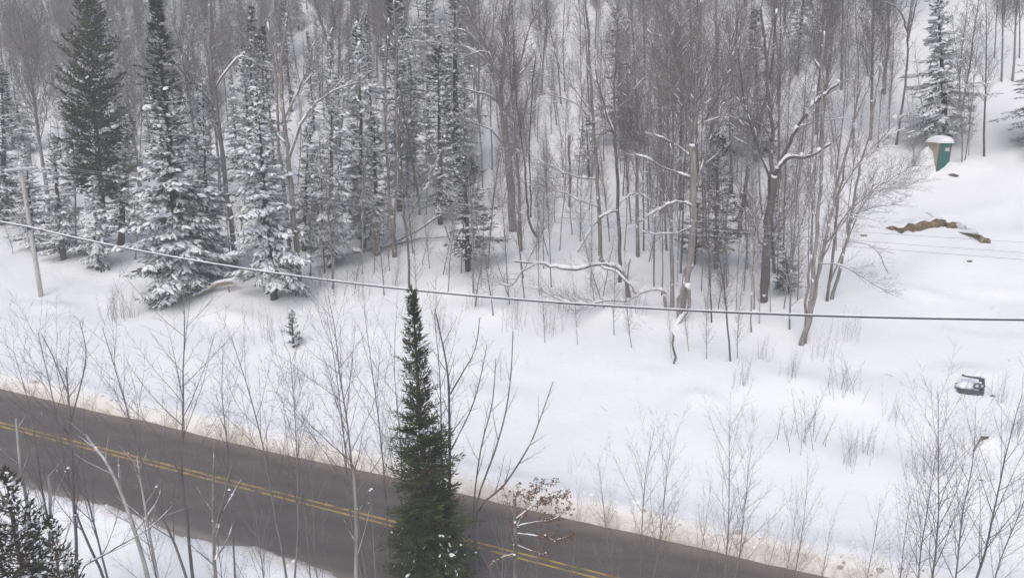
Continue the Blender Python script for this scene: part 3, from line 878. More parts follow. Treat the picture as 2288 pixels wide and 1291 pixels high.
custom('bare_tree', 'dark trunk at right of the middle pair, forking above a snowy side branch', [
    (0, [(1385, 630), (1385, 560), (1382, 470), (1378, 380), (1374, 300), (1366, 270)], 13, 9, 0, .4, .5),
    (1, [(1372, 300), (1352, 245, -.5), (1340, 200, -.8), (1330, 150, -1)], 8, 4, .12, .8, .3),
    (1, [(1374, 300), (1372, 215, .4), (1375, 130, .8), (1380, 30, 1)], 8, 4, .0, .9, .2),
    (1, [(1382, 468), (1358, 478, -.8), (1338, 487, -1.2)], 7, 5, .22, .3, .5),
    (1, [(1382, 462), (1400, 440, .5), (1420, 432, .8), (1480, 445, 1)], 5, 3, .12, .8, .4)], (1385, 630), sp='stout', seed=18, mats=('bark_dark', 'twig'))
custom('bare_tree', 'dark crooked tree with a curved upper stem, left of the snowy spruce above the outhouse', [
    (0, [(2003, 322), (2012, 260), (2022, 190), (2028, 110), (2024, 60), (2008, 22), (1975, 5)], 8, 4, 0, .8, .35),
    (1, [(2027, 100), (2040, 40, .5), (2052, -10, .8)], 5, 3, 0, .9, .2)], (2003, 322), sp='slim', seed=19, mats=('bark_dark', 'twig'))
custom('bare_tree', 'leaning dark trunk between the leaning maple and the stout dark maple', [
    (0, [(1650, 530), (1660, 450), (1672, 380), (1690, 310), (1712, 220), (1728, 120), (1735, 20)], 15, 6, 0, .8, .4)], (1650, 530), sp='stout', seed=20, mats=('bark_dark', 'twig'))
custom('bare_tree', 'dark double stem bending sharply at its foot right of the forked maple', [
    (0, [(1205, 530), (1188, 510), (1180, 480), (1176, 420), (1170, 350), (1160, 270), (1150, 170), (1148, 60)], 10, 4, 0, .8, .4),
    (0, [(1186, 485, .3), (1186, 420, .5), (1182, 330, .8), (1188, 220, 1), (1196, 100, 1)], 6, 3, 0, .8, .4)], (1205, 530), sp='slim', seed=21, mats=('bark_dark', 'twig'))

# fallen and snow-draped wood
custom('fallen_log', 'long dark fallen log propped against the two-stemmed trunk', [
    (0, [(758, 571), (830, 556), (880, 541, .3), (930, 516, .6), (986, 480, 1)], 6, 7, .20, .0, .5),
    (1, [(880, 540, .3), (900, 545, .3), (880, 570, .2)], 3, 2, 0, 0, .5)], (758, 571), cat='log', seed=31, mats=('bark_dark', 'twig'), sink=.05)
custom('fallen_log', 'short dark fallen log lying under the long propped log', [
    (0, [(848, 552), (900, 542), (940, 533, .2), (980, 530, .3), (1002, 528, .3)], 6, 4, .13, .3, .3)], (848, 552), cat='log', seed=32, mats=('bark_dark', 'twig'), sink=.05)
custom('bent_trunk', 'snow-topped trunk arching sideways over the slope below the forked maple', [
    (0, [(1408, 665), (1398, 620), (1375, 596), (1340, 590), (1290, 603), (1240, 598), (1205, 588), (1150, 584)], 15, 7, .26, .7, .35),
    (1, [(1340, 592), (1380, 610, -.8), (1410, 640, -1.2), (1425, 665, -1.4)], 7, 4, .14, .5, .4),
    (1, [(1205, 588), (1165, 605, -.6), (1140, 640, -.8), (1095, 620, -1)], 6, 3, .13, .8, .3)], (1408, 665), cat='trunk', seed=33)
custom('bent_trunk', 'snow-capped bough hanging low left of the leaning maple', [
    (0, [(1490, 690), (1485, 655), (1465, 648), (1430, 655), (1398, 674)], 11, 5, .22, .3, .4),
    (1, [(1400, 672), (1350, 672, -.6), (1290, 682, -1), (1240, 665, -1.2), (1195, 640, -1.4)], 7, 3, .16, .9, .2)], (1490, 690), cat='trunk', seed=34)
mark('the snow-draped stub', custom('broken_stump', 'broken stump wrapped in thick snow with a fallen twiggy top below it', [
    (0, [(1522, 712), (1520, 680), (1526, 650), (1532, 632)], 20, 16, .3, 0, .5),
    (1, [(1534, 640, -.3), (1541, 660, -.4), (1538, 690, -.5), (1520, 712, -.6), (1500, 738, -.8), (1470, 762, -1), (1425, 795, -1.2)], 14, 6, .30, .0, .3),
    (2, [(1500, 738, -.8), (1470, 775, -1.4), (1430, 810, -1.8), (1390, 842, -2)], 4, 2, .1, 2.2, .1),
    (2, [(1495, 742, -.8), (1440, 765, -1.2), (1400, 790, -1.6), (1378, 800, -1.8)], 4, 2, .06, 2.2, .1),
    (2, [(1500, 740, -.8), (1450, 745, -1), (1410, 750, -1.2), (1380, 770, -1.4)], 4, 2, .06, 2.2, .1),
    (2, [(1505, 735, -.8), (1490, 780, -1.4), (1460, 800, -1.6), (1440, 830, -1.8)], 4, 2, .05, 2.2, .1)], (1522, 712), cat='stump', seed=35, cover=1.0, sp='sapling'))
custom('fallen_log', 'snow-topped broken log with an orange-brown end under the spire spruce', [
    (0, [(432, 664), (455, 652), (490, 636), (528, 626)], 11, 15, .30, 0, .5),
    (1, [(512, 640, -.3), (508, 660, -.4), (498, 685, -.5), (486, 716, -.6)], 6, 4, .14, .8, .4)], (432, 664), cat='log', seed=36, mats=('dead', 'twig'), sink=.1, cover=1.0)
custom('fallen_branch', 'thin forked dead branch lying on the snow under the spire spruce', [
    (0, [(318, 664), (350, 662), (390, 668), (432, 668)], 3, 6, .05, .6, .1),
    (0, [(360, 668), (395, 676), (430, 672)], 3, 5, .06, .4, .2)], (318, 664), cat='branch', seed=37, mats=('dead', 'twig'), sink=.0)
custom('leaning_log', 'thin white snow-plastered log leaning downhill behind the middle pair of trunks', [
    (0, [(1284, 562), (1310, 530, .3), (1338, 490, .6), (1372, 468, .9)], 7, 8, .22, .4, .4)], (1284, 562), cat='log', seed=38, cover=1.0)
custom('fallen_log', 'short dark curved log in the snow right of the snow-draped stump', [
    (0, [(1586, 638), (1600, 648), (1620, 652), (1640, 648)], 7, 10, .14, 0, .5)], (1586, 638), cat='log', seed=39, mats=('dead', 'twig'), sink=.0)
custom('dead_snag', 'pale tan dead snag standing without branches in the clearing', [
    (0, [(1274, 462), (1274, 400), (1272, 350), (1271, 302)], 8, 6, .05, 0, .5)], (1274, 462), cat='snag', seed=40, mats=('dead', 'twig'))
custom('dead_snag', 'short dark snag standing in snow below the snow-draped stump', [
    (0, [(1508, 812), (1506, 780), (1503, 742)], 8, 6, 0, .5, .3)], (1508, 812), cat='snag', seed=41, mats=('bark_dark', 'twig'))
custom('dead_snag', 'short pale broken pole poking out left of the arching trunk foot', [
    (0, [(1400, 625), (1404, 600), (1408, 578)], 6, 4, 0, 0, .5)], (1400, 625), cat='snag', seed=42, mats=('dead', 'twig'))

# ------------------------------------------------------------------ conifers near the forest edge
CON = [  # name, kind, i, base u v, top u v, width px, label, landmark name
    ('spruce_tree', 'spire', 0, 408, 652, 348, -8, 232, 'tallest spire-topped spruce, bare dark tip and snow-laden skirt', 'the spire spruce'),
    ('spruce_tree', 'laden', 0, 612, 668, 572, 195, 188, 'broad snow-laden spruce with white lower boughs at the forest edge', 'the snow-laden spruce'),
    ('cedar_tree', 'cedar', 0, 235, 560, 192, -35, 160, 'dark olive cedar with a rounded bushy top and bare lower trunk', 'the rounded cedar'),
    ('spruce_tree', 'laden', 1, 468, 600, 452, 190, 118, 'narrow snowy spruce squeezed behind the right side of the spire spruce', None),
    ('spruce_tree', 'laden', 2, 142, 580, 118, 300, 150, 'snow-covered spruce just right of the utility pole', None),
    ('spruce_tree', 'heavy', 0, 218, 602, 207, 395, 118, 'small spruce thickly caked in snow at the left forest edge', 'the small caked spruce'),
    ('spruce_tree', 'laden', 0, 78, 562, 55, 330, 110, 'snowy spruce directly behind the utility pole', None),
    ('spruce_tree', 'dusted', 1, 10, 500, 5, 160, 150, 'dark dusted spruce cut by the left edge behind the utility pole', None),
    ('spruce_tree', 'narrow', 0, 268, 560, 285, 250, 95, 'narrow snowy spruce between the rounded cedar and the spire spruce', None),
    ('spruce_tree', 'laden', 1, 738, 598, 742, 160, 150, 'tall snowy spruce right of the long-limbed grey maple', 'the snowy middle spruce'),
    ('spruce_tree', 'laden', 2, 812, 560, 800, 45, 150, 'pale spruce with the whitest boughs in the middle of the stand', 'the whitest spruce'),
    ('spruce_tree', 'narrow', 1, 842, 570, 836, 250, 95, 'thin ragged snowy spruce right of the whitest spruce', None),
    ('spruce_tree', 'dusted', 0, 895, 470, 880, -60, 150, 'dark spruce with a dense green top at the upper middle edge', 'the dark upper spruce'),
    ('spruce_tree', 'dusted', 2, 985, 500, 978, 80, 120, 'dusted spruce left of the forked maple with dark upper boughs', None),
    ('hemlock_tree', 'hemlock', 0, 1046, 605, 1040, 350, 165, 'feathery green hemlock with a thin stem in the middle of the slope', 'the feathery hemlock'),
    ('spruce_tree', 'narrow', 0, 1390, 330, 1378, 20, 105, 'snow-spotted narrow spruce in the upper middle above the clearing', None),
    ('hemlock_tree', 'hemlock', 1, 1316, 395, 1310, 262, 75, 'small hemlock bush beside the pale tan snag', None),
    ('hemlock_tree', 'hemlock', 0, 1600, 600, 1604, 300, 150, 'green hemlock behind and right of the leaning maple', 'the green hemlock'),
    ('hemlock_tree', 'hemlock', 1, 1550, 590, 1560, 455, 110, 'low hemlock boughs close against the leaning maple trunk', None),
    ('spruce_tree', 'dusted', 1, 1690, 360, 1688, 20, 125, 'dark blurred spruce in the upper stand above the stout dark maple', None),
    ('hemlock_tree', 'hemlock', 1, 1730, 610, 1722, 420, 95, 'sparse hemlock tucked behind the stout dark maple', None),
    ('hemlock_tree', 'hemlock', 0, 1764, 655, 1756, 575, 85, 'tiny drooping hemlock between the stout dark maple and the ash clump', None),
    ('spruce_tree', 'laden', 0, 2114, 324, 2092, -60, 150, 'snow-clotted spruce rising right behind the green outhouse', 'the spruce above the outhouse'),
    ('spruce_tree', 'dusted', 2, 2325, 330, 2330, 40, 165, 'dark spruce whose boughs reach in from the right edge', None),
    ('spruce_tree', 'dusted', 0, 590, 520, 586, 60, 120, 'dark spruce looming behind the snow-laden spruce', None),
    ('spruce_tree', 'dusted', 2, 1020, 380, 1015, -60, 150, 'tall dark spruce at the top edge behind the snowy limbs of the forked maple', None),
    ('spruce_tree', 'laden', 1, 680, 560, 690, 270, 110, 'snowy spruce tucked behind the long-limbed grey maple', None),
    ('spruce_tree', 'dusted', 1, 560, 430, 562, 10, 105, 'dusky spruce with a reddish trunk above the snow-laden spruce', None),
]
for nm, kd, i, ub, vb, ut, vt, wpx, lab, lm in CON:
    o = put_conifer(nm, kd, i, ub, vb, ut, vt, wpx, label=lab)
    if lm: mark(lm, o)
put_conifer('spruce_sapling', 'tiny', 0, 656, 776, 652, 702, 46, label='lone little spruce sapling in open snow left of centre', cat='sapling')

# ------------------------------------------------------------------ bare trees at the forest edge and on the right slope
EDGE = [  # kind, i, base, top, width factor, label
    ('stout', 2, 1425, 572, 1402, 10, .8, None), ('stout', 3, 1502, 690, 1484, 90, .8, None), ('slim', 1, 1490, 560, 1478, 30, .8, None),
    ('slim', 2, 1462, 640, 1470, 160, .7, None), ('stout', 4, 1605, 470, 1590, -10, .9, None),
    ('dark', 0, 1632, 806, 1618, 430, .8, 'slim dark tree standing forward in the snow below the green hemlock'),
    ('pale', 0, 1680, 742, 1690, 350, .7, 'pale grey stem left of the stout dark maple foot'), ('pale', 1, 1697, 722, 1702, 330, .6, 'pale grey stem almost touching the stout dark maple foot'),
    ('pole', 0, 1765, 735, 1778, 260, .8, None), ('pole', 1, 1372, 748, 1356, 500, .7, None), ('pole', 2, 1412, 776, 1370, 560, .7, None),
    ('pole', 3, 1578, 802, 1566, 560, .6, None), ('pole', 0, 1540, 786, 1520, 560, .6, None), ('pole', 1, 1648, 800, 1655, 560, .6, None),
    ('slim', 3, 1058, 655, 1046, 250, .8, None), ('pole', 2, 1102, 705, 1080, 420, .8, None), ('slim', 0, 1140, 680, 1118, 330, .7, None),
    ('slim', 1, 1172, 672, 1158, 320, .8, None), ('pole', 3, 1000, 652, 996, 420, .8, None), ('pole', 0, 1218, 765, 1200, 600, .7, None),
    ('slim', 2, 745, 660, 738, 330, .7, None), ('pole', 1, 858, 660, 828, 430, .9, None), ('slim', 3, 694, 615, 690, 330, .9, None),
    ('dark', 1, 726, 610, 730, 300, .7, None), ('pale', 0, 808, 612, 806, 300, .6, None), ('pole', 2, 836, 610, 840, 380, .8, None),
    ('pole', 3, 930, 662, 918, 420, .7, None), ('dark', 2, 938, 480, 926, 60, .9, None), ('slim', 0, 952, 480, 946, 90, .6, None),
    ('dark', 0, 1254, 232, 1250, -60, 1.0, None), ('slim', 1, 1262, 205, 1268, -80, .9, None), ('dark', 1, 1316, 230, 1306, -80, 1.0, None),
    ('pole', 0, 1232, 300, 1236, 60, .8, None), ('pole', 1, 1222, 470, 1212, 260, .6, None), ('pole', 3, 1260, 395, 1262, 120, .7, None),
    ('pole', 2, 1290, 440, 1296, 150, .7, None), ('slim', 2, 1078, 420, 1070, 20, .8, None), ('slim', 3, 1100, 380, 1092, -30, .8, None),
    ('stout', 0, 1945, 312, 1962, -110, .9, 'thick straight trunk left of the hillside crooked tree, one of the high right-hand trees'),
    ('stout', 1, 1975, 210, 1990, -190, 1.0, None), ('slim', 0, 1985, 310, 1992, -30, .8, None), ('dark', 2, 1962, 330, 1955, 60, .6, None),
    ('dark', 0, 2145, 290, 2196, -40, 1.0, 'dark leaning tree right of the spruce above the outhouse'), ('slim', 2, 2136, 285, 2180, -60, .9, None),
    ('dark', 1, 2200, 350, 2246, -60, .8, 'single dark straight stem alone on the right snow slope'),
    ('pole', 1, 2150, 362, 2172, 20, .8, None), ('pole', 2, 2156, 358, 2200, 40, .7, None), ('pole', 3, 2166, 348, 2190, 90, .6, None),
    ('stout', 2, 2238, 182, 2248, -150, .7, None), ('stout', 3, 2262, 180, 2276, -150, .8, None), ('slim', 1, 2222, 130, 2238, -140, .9, None), ('slim', 3, 2278, 130, 2284, -160, .9, None),
    ('pole', 0, 2045, 372, 2010, 160, .7, None), ('pole', 1, 2040, 372, 2058, 200, .7, None), ('pole', 3, 2068, 310, 2066, 90, .7, None), ('stout', 4, 1825, 300, 1820, -120, .8, None),
    ('stout', 0, 1880, 200, 1890, -200, .8, None), ('slim', 0, 1808, 640, 1800, 240, .5, None), ('pole', 2, 1782, 670, 1790, 360, .8, None),
    ('stout', 1, 1635, 430, 1642, -60, .7, None), ('slim', 3, 1585, 640, 1575, 200, .6, None), ('stout', 2, 1520, 470, 1512, -10, .7, None), ('slim', 2, 1455, 440, 1448, 20, .9, None),
    ('pole', 0, 1605, 690, 1626, 468, 0.78, None),
    ('slim', 1, 1625, 640, 1608, 289, 0.69, None),
    ('slim', 0, 1645, 700, 1652, 386, 0.55, None),
    ('slim', 1, 1662, 650, 1687, 332, 0.78, None),
    ('slim', 0, 1684, 690, 1669, 323, 0.74, None),
    ('slim', 0, 1722, 700, 1710, 421, 0.61, None),
    ('slim', 2, 1738, 640, 1732, 257, 0.61, None),
    ('slim', 1, 1752, 690, 1780, 404, 0.82, None),
    ('pole', 3, 1460, 600, 1446, 428, 0.59, None),
    ('slim', 0, 1478, 660, 1486, 353, 0.76, None),
    ('slim', 2, 1512, 640, 1514, 336, 0.64, None),
    ('dark', 1, 1438, 560, 1418, 233, 0.84, None),
    ('slim', 2, 1568, 650, 1589, 257, 0.56, None),
    ('dark', 0, 1590, 720, 1591, 408, 0.76, None),
    ('slim', 1, 1810, 560, 1836, 283, 0.83, None),
    ('pole', 2, 1826, 610, 1844, 404, 0.58, None),
    ('pole', 0, 1868, 560, 1868, 329, 0.84, None),
    ('slim', 2, 1892, 520, 1917, 212, 0.65, None),
    ('slim', 2, 1772, 600, 1765, 296, 0.79, None),
    ('slim', 2, 1395, 560, 1424, 199, 0.60, None),
    ('slim', 3, 1362, 540, 1341, 268, 0.77, None),
    ('pole', 3, 1320, 640, 1331, 412, 0.59, None),
    ('slim', 2, 1250, 560, 1271, 187, 0.59, None),
    ('slim', 3, 1232, 640, 1215, 291, 0.68, None),
    ('slim', 3, 1215, 600, 1208, 331, 0.69, None),
    ('slim', 3, 1090, 600, 1117, 203, 0.76, None),
    ('pole', 2, 1075, 640, 1077, 436, 0.82, None),
    ('slim', 1, 1030, 610, 1040, 297, 0.70, None),
    ('pole', 3, 960, 600, 952, 417, 0.78, None),
    ('slim', 1, 1410, 500, 1396, 90, .8, None), ('slim', 3, 1450, 520, 1440, 120, .8, None), ('dark', 1, 1520, 610, 1506, 170, .7, None), ('slim', 0, 1570, 560, 1580, 90, .8, None), ('slim', 2, 1620, 560, 1632, 110, .8, None), ('dark', 2, 1476, 480, 1462, 60, .9, None),
    ('slim', 1, 1670, 600, 1684, 160, .8, None), ('slim', 3, 1750, 560, 1768, 120, .8, None), ('slim', 0, 1705, 480, 1690, 40, .9, None), ('slim', 2, 1780, 480, 1792, 60, .9, None), ('stout', 3, 1560, 400, 1552, -60, .7, None), ('stout', 0, 1495, 380, 1490, -70, .7, None),
    ('slim', 1, 1400, 400, 1404, 10, .9, None), ('stout', 2, 1740, 420, 1748, -60, .7, None), ('slim', 0, 1300, 330, 1292, -20, .7, None), ('slim', 2, 1350, 360, 1346, 0, .8, None), ('slim', 3, 1820, 420, 1836, 20, .8, None), ('slim', 1, 1870, 380, 1890, -10, .8, None), ('slim', 2, 1905, 330, 1920, -60, .9, None),
    ('slim', 0, 300, 580, 312, 180, .8, None), ('slim', 1, 170, 560, 150, 150, .8, None), ('stout', 4, 108, 500, 92, -60, .8, None), ('slim', 3, 395, 560, 386, 120, .8, None),
    ('stout', 3, 1165, 560, 1150, 60, .6, None), ('slim', 2, 1205, 660, 1192, 340, .5, None), ('pole', 0, 1290, 770, 1278, 560, .5, None), ('pole', 2, 1500, 800, 1492, 640, .5, None),
]
KIND = {'stout': ('bare_tree', 'grey bare tree'), 'slim': ('bare_tree', 'slim bare tree'), 'dark': ('bare_tree', 'slim dark-barked tree'), 'pole': ('young_tree', 'thin bare young tree'), 'pale': ('bare_tree', 'pale-barked tree')}
for kd, i, ub, vb, ut, vt, wf, lab in EDGE:
    o = put_px(KIND[kd][0], kd, i, ub, vb, ut, vt, wide=wf, label=lab, group='bare trees along the forest edge')
    o['k'] = KIND[kd][1]

# ------------------------------------------------------------------ the wood on the hillside
rng = random.Random(77)
taken = [(o.location.x, o.location.y) for o in PLACED]
def free(p, r): return all((p[0] - a) ** 2 + (p[1] - b) ** 2 > r * r for a, b in taken)
nb_, nc_ = 0, 0
for tr_ in range(9000):
    n = 58 + 86 * rng.random() ** .7; s_ = rng.uniform(-175, 60)
    q = sn(s_, n); q.z = gz(q.x, q.y)
    if q.y < 40: continue
    u, v = project(q)
    if not (-60 < u < 2340) or v < -190: continue
    if u > 1930 and v > 140: continue
    if u > 2050 and rng.random() < .8: continue
    if v > 500 or (u > 1000 and v > 430): continue
    if 1190 < u < 1420 and v > 215: continue
    if 1080 < u < 1190 and v > 340: continue
    if 1740 < u < 1960 and v > 330: continue
    con = rng.random() < (.36 if u < 1080 and v > 60 else .06 if u < 1800 else .03)
    if con and nc_ < 84 and free(q, 2.8):
        kd = rng.choice(['dusted', 'dusted', 'laden', 'laden', 'narrow'])
        lib = rng.choice(LIB[kd])
        o = put('spruce_tree', lib, q, H=rng.uniform(9, 18), wide=rng.uniform(.8, 1.15), seed=tr_, group='spruces in the hillside wood')
        o['k'] = {'dusted': 'dark spruce', 'laden': 'snowy spruce', 'narrow': 'narrow spruce'}[kd]
        nc_ += 1; taken.append((q.x, q.y))
    elif not con and (v < 300 or rng.random() < .5) and nb_ < 238 and free(q, 2.4):
        kd = rng.choice(['stout', 'stout', 'stout', 'slim', 'slim', 'dark'])
        lib = rng.choice(LIB[kd])
        q.z -= .1
        H = rng.uniform(14, 21) if kd == 'stout' else rng.uniform(10, 16)
        o = put('bare_tree', lib, q, top=q + Vector((rng.gauss(0, .9), rng.gauss(0, .9), H)), wide=rng.uniform(.8, 1.1), seed=tr_, group='bare trees in the hillside wood')
        o['k'] = KIND[kd][1]
        nb_ += 1; taken.append((q.x, q.y))
nu_ = 0
for tr_ in range(6000):
    n = rng.uniform(46, 112); s_ = rng.uniform(-125, 50) if tr_ % 3 == 0 else rng.uniform(-45, 30)
    q = sn(s_, n); q.z = gz(q.x, q.y) - .05
    if q.y < 44: continue
    u, v = project(q)
    if not (-40 < u < 2000) or v < 60 or v > 690: continue
    if u > 1880 and v > 350: continue
    if u < 330 and v > 590: continue
    if u < 1050 and v > 660: continue
    if nu_ < 285 and free(q, 1.15):
        kd = rng.choice(['pole', 'pole', 'pole', 'slim'])
        H = rng.uniform(4, 9) if kd == 'pole' else rng.uniform(8, 12)
        o = put('young_tree', rng.choice(LIB[kd]), q, top=q + Vector((rng.gauss(0, 1.0), rng.gauss(0, .7), H)), wide=rng.uniform(.8, 1.3), seed=tr_, group='young trees under the hillside wood')
        o['k'] = 'thin young tree'
        nu_ += 1; taken.append((q.x, q.y))
far_lib = [bare_variant('stout', 511 + i, 17.0, .17, (M['bark'], M['twig']), snow=0, sides=(5, 3, 3, 3)) for i in range(3)]
fv, ff, fm, off, nf_ = [], [], [], 0, 0
lows = []
for L_ in far_lib:
    vs, ps, ms = [], [], []
    for k_, part in enumerate(('trunk', 'crown')):
        me = L_[part]; o_ = sum(len(q) for q in vs)
        co = np.empty(len(me.vertices) * 3); me.vertices.foreach_get('co', co); vs.append(co.reshape(-1, 3))
        q = np.empty(len(me.loops), int); me.loops.foreach_get('vertex_index', q); ps.append(q.reshape(-1, 4) + o_)
        mi = np.zeros(len(me.polygons), int); me.polygons.foreach_get('material_index', mi); ms.append(mi)
    lows.append((np.concatenate(vs), np.concatenate(ps), np.concatenate(ms)))
for tr_ in range(6000):
    n = rng.uniform(84, 150); s_ = rng.uniform(-185, 70)
    q = sn(s_, n); q.z = gz(q.x, q.y) - .1
    u, v = project(q)
    if not (-60 < u < 1980) or v < -210 or v > 250 or (u > 1880 and v > 120) or (1190 < u < 1420 and v > 190): continue
    if nf_ >= 200 or not free(q, 1.7): continue
    V_, P__, M_ = lows[nf_ % 3]
    k = rng.uniform(.7, 1.1); a_ = rng.uniform(0, 6.28); lx, ly = rng.gauss(0, .04), rng.gauss(0, .04)
    x = V_[:, 0] * math.cos(a_) - V_[:, 1] * math.sin(a_); y = V_[:, 0] * math.sin(a_) + V_[:, 1] * math.cos(a_)
    fv.append(np.stack([q.x + k * (x + lx * V_[:, 2]), q.y + k * (y + ly * V_[:, 2]), q.z + k * V_[:, 2]], -1)); ff.append(P__ + off); fm.append(M_)
    off += len(V_); nf_ += 1; taken.append((q.x, q.y))
me = bpy.data.meshes.new('far_wood')
fv = np.concatenate(fv); ff = np.concatenate(ff); fm = np.concatenate(fm)
me.vertices.add(len(fv)); me.vertices.foreach_set('co', fv.ravel())
me.loops.add(ff.size); me.loops.foreach_set('vertex_index', ff.ravel().astype(np.int32))
me.polygons.add(len(ff)); me.polygons.foreach_set('loop_start', np.arange(0, ff.size, 4, dtype=np.int32)); me.polygons.foreach_set('loop_total', np.full(len(ff), 4, np.int32))
me.materials.append(M['bark']); me.materials.append(M['twig']); me.polygons.foreach_set('material_index', fm.astype(np.int32)); me.polygons.foreach_set('use_smooth', [True] * len(ff))
me.update(calc_edges=True); me.validate()
tag(link('distant_woodland', me), kind='stuff')
# bits of bark, needles and fallen twigs on the snow below the trees
b = MB()
for _ in range(1500):
    q = sn(rng.uniform(-110, 55), 33 + 60 * rng.random() ** 1.1)
    if float(vnoise(q.x / 7, q.y / 7, 31)) + rng.gauss(0, .4) < .15: continue
    z = gz(q.x, q.y); a_ = rng.uniform(0, 6.28); l_ = rng.choice((.04, .06, .1, .2, .5)) * rng.uniform(.6, 1.3)
    dx, dy = math.cos(a_) * l_, math.sin(a_) * l_
    b.tube([(q.x, q.y, z + .01), (q.x + dx * .5, q.y + dy * .5, z + .035 + .05 * l_), (q.x + dx, q.y + dy, gz(q.x + dx, q.y + dy) + .02)], [.006 + .02 * l_] * 3, 3)
tag(link('forest_litter', b.mesh('forest_litter', [M['bark_dark']])), kind='stuff')
print('hillside bare', nb_, 'conifers', nc_, 'young', nu_)

# ------------------------------------------------------------------ foreground: saplings between the camera and the road
mark('the foreground spruce', put('spruce_tree', LIB['lone'][0], at(968, 1345, 24.0), at(918, 640, 24.0), wide=1.0, rz=.4, label='dark green snow-free foreground spruce in front of the road'))
FORE = [  # distance, foot u, top u v, width, variant, label
    (24.5, 172, 112, 735, 1.0, 0, None), (23.0, 182, 185, 800, .9, 1, None), (24.0, 378, 352, 660, 1.25, 2, 'widest bare sapling over the left part of the road'), (23.0, 375, 300, 720, 1.0, 3, None),
    (25.0, 480, 500, 770, .9, 4, None), (24.0, 606, 566, 750, 1.0, 5, None), (23.5, 615, 640, 780, .9, 0, None), (24.5, 660, 690, 880, .7, 1, None),
    (24.0, 800, 742, 670, 1.2, 2, 'tall sapling with a straight grey trunk left of the foreground spruce'), (24.5, 790, 705, 720, .9, 3, None), (25.0, 862, 880, 740, .9, 4, None), (25.5, 850, 830, 690, .8, 5, None),
    (26.5, 1004, 985, 690, 1.0, 0, None), (22.0, 60, 28, 780, .8, 4, None), (22.5, 1440, 1424, 955, .9, 5, None), (22.0, 1415, 1365, 1040, .8, 3, None), (22.5, 1455, 1488, 965, .8, 0, None),
    (22.0, 1645, 1610, 950, .9, 1, None), (22.5, 1665, 1705, 990, .9, 2, None), (21.5, 1570, 1568, 1090, .7, 3, None), (22.5, 1810, 1826, 1060, .8, 5, None), (22.0, 1780, 1780, 1100, .6, 0, None),
    (22.0, 2150, 2120, 900, 1.1, 1, None), (21.5, 2140, 2060, 985, .9, 2, None), (22.5, 2240, 2280, 860, 1.1, 3, None), (22.0, 2225, 2180, 905, .9, 4, None), (21.5, 2000, 1975, 1110, .8, 5, None), (21.0, 2060, 2020, 1100, .8, 0, None), (22.0, 2290, 2300, 1000, .9, 2, None),
    (21.0, 540, 520, 1010, .8, 1, None), (20.5, 450, 430, 1060, .7, 3, None), (21.0, 700, 690, 1020, .8, 4, None), (20.5, 1130, 1135, 1080, .7, 5, None), (21.0, 1290, 1300, 1110, .7, 0, None), (20.5, 1210, 1220, 1150, .6, 1, None),
    (21.0, 1500, 1512, 1120, .6, 4, None), (20.5, 1720, 1735, 1150, .6, 5, None), (20.5, 1890, 1880, 1160, .6, 3, None), (21.0, 290, 270, 1000, .7, 5, None), (21.0, 840, 836, 1060, .7, 0, None), (20.5, 1360, 1345, 1130, .6, 2, None), (20.5, 1600, 1620, 1170, .6, 4, None),
]
for Y, uf, ut, vt, wf, i, lab in FORE:
    f = at(uf, 900, Y)
    x = f.x; b = Vector((x, Y, gz(x, Y) - .1))
    uu, _ = project(b)
    o = put('sapling', LIB['sapling'][i], b, at(ut, vt, Y), wide=wf, seed=uf, label=lab, group='bare saplings in front of the road')
    o['k'] = 'bare sapling'

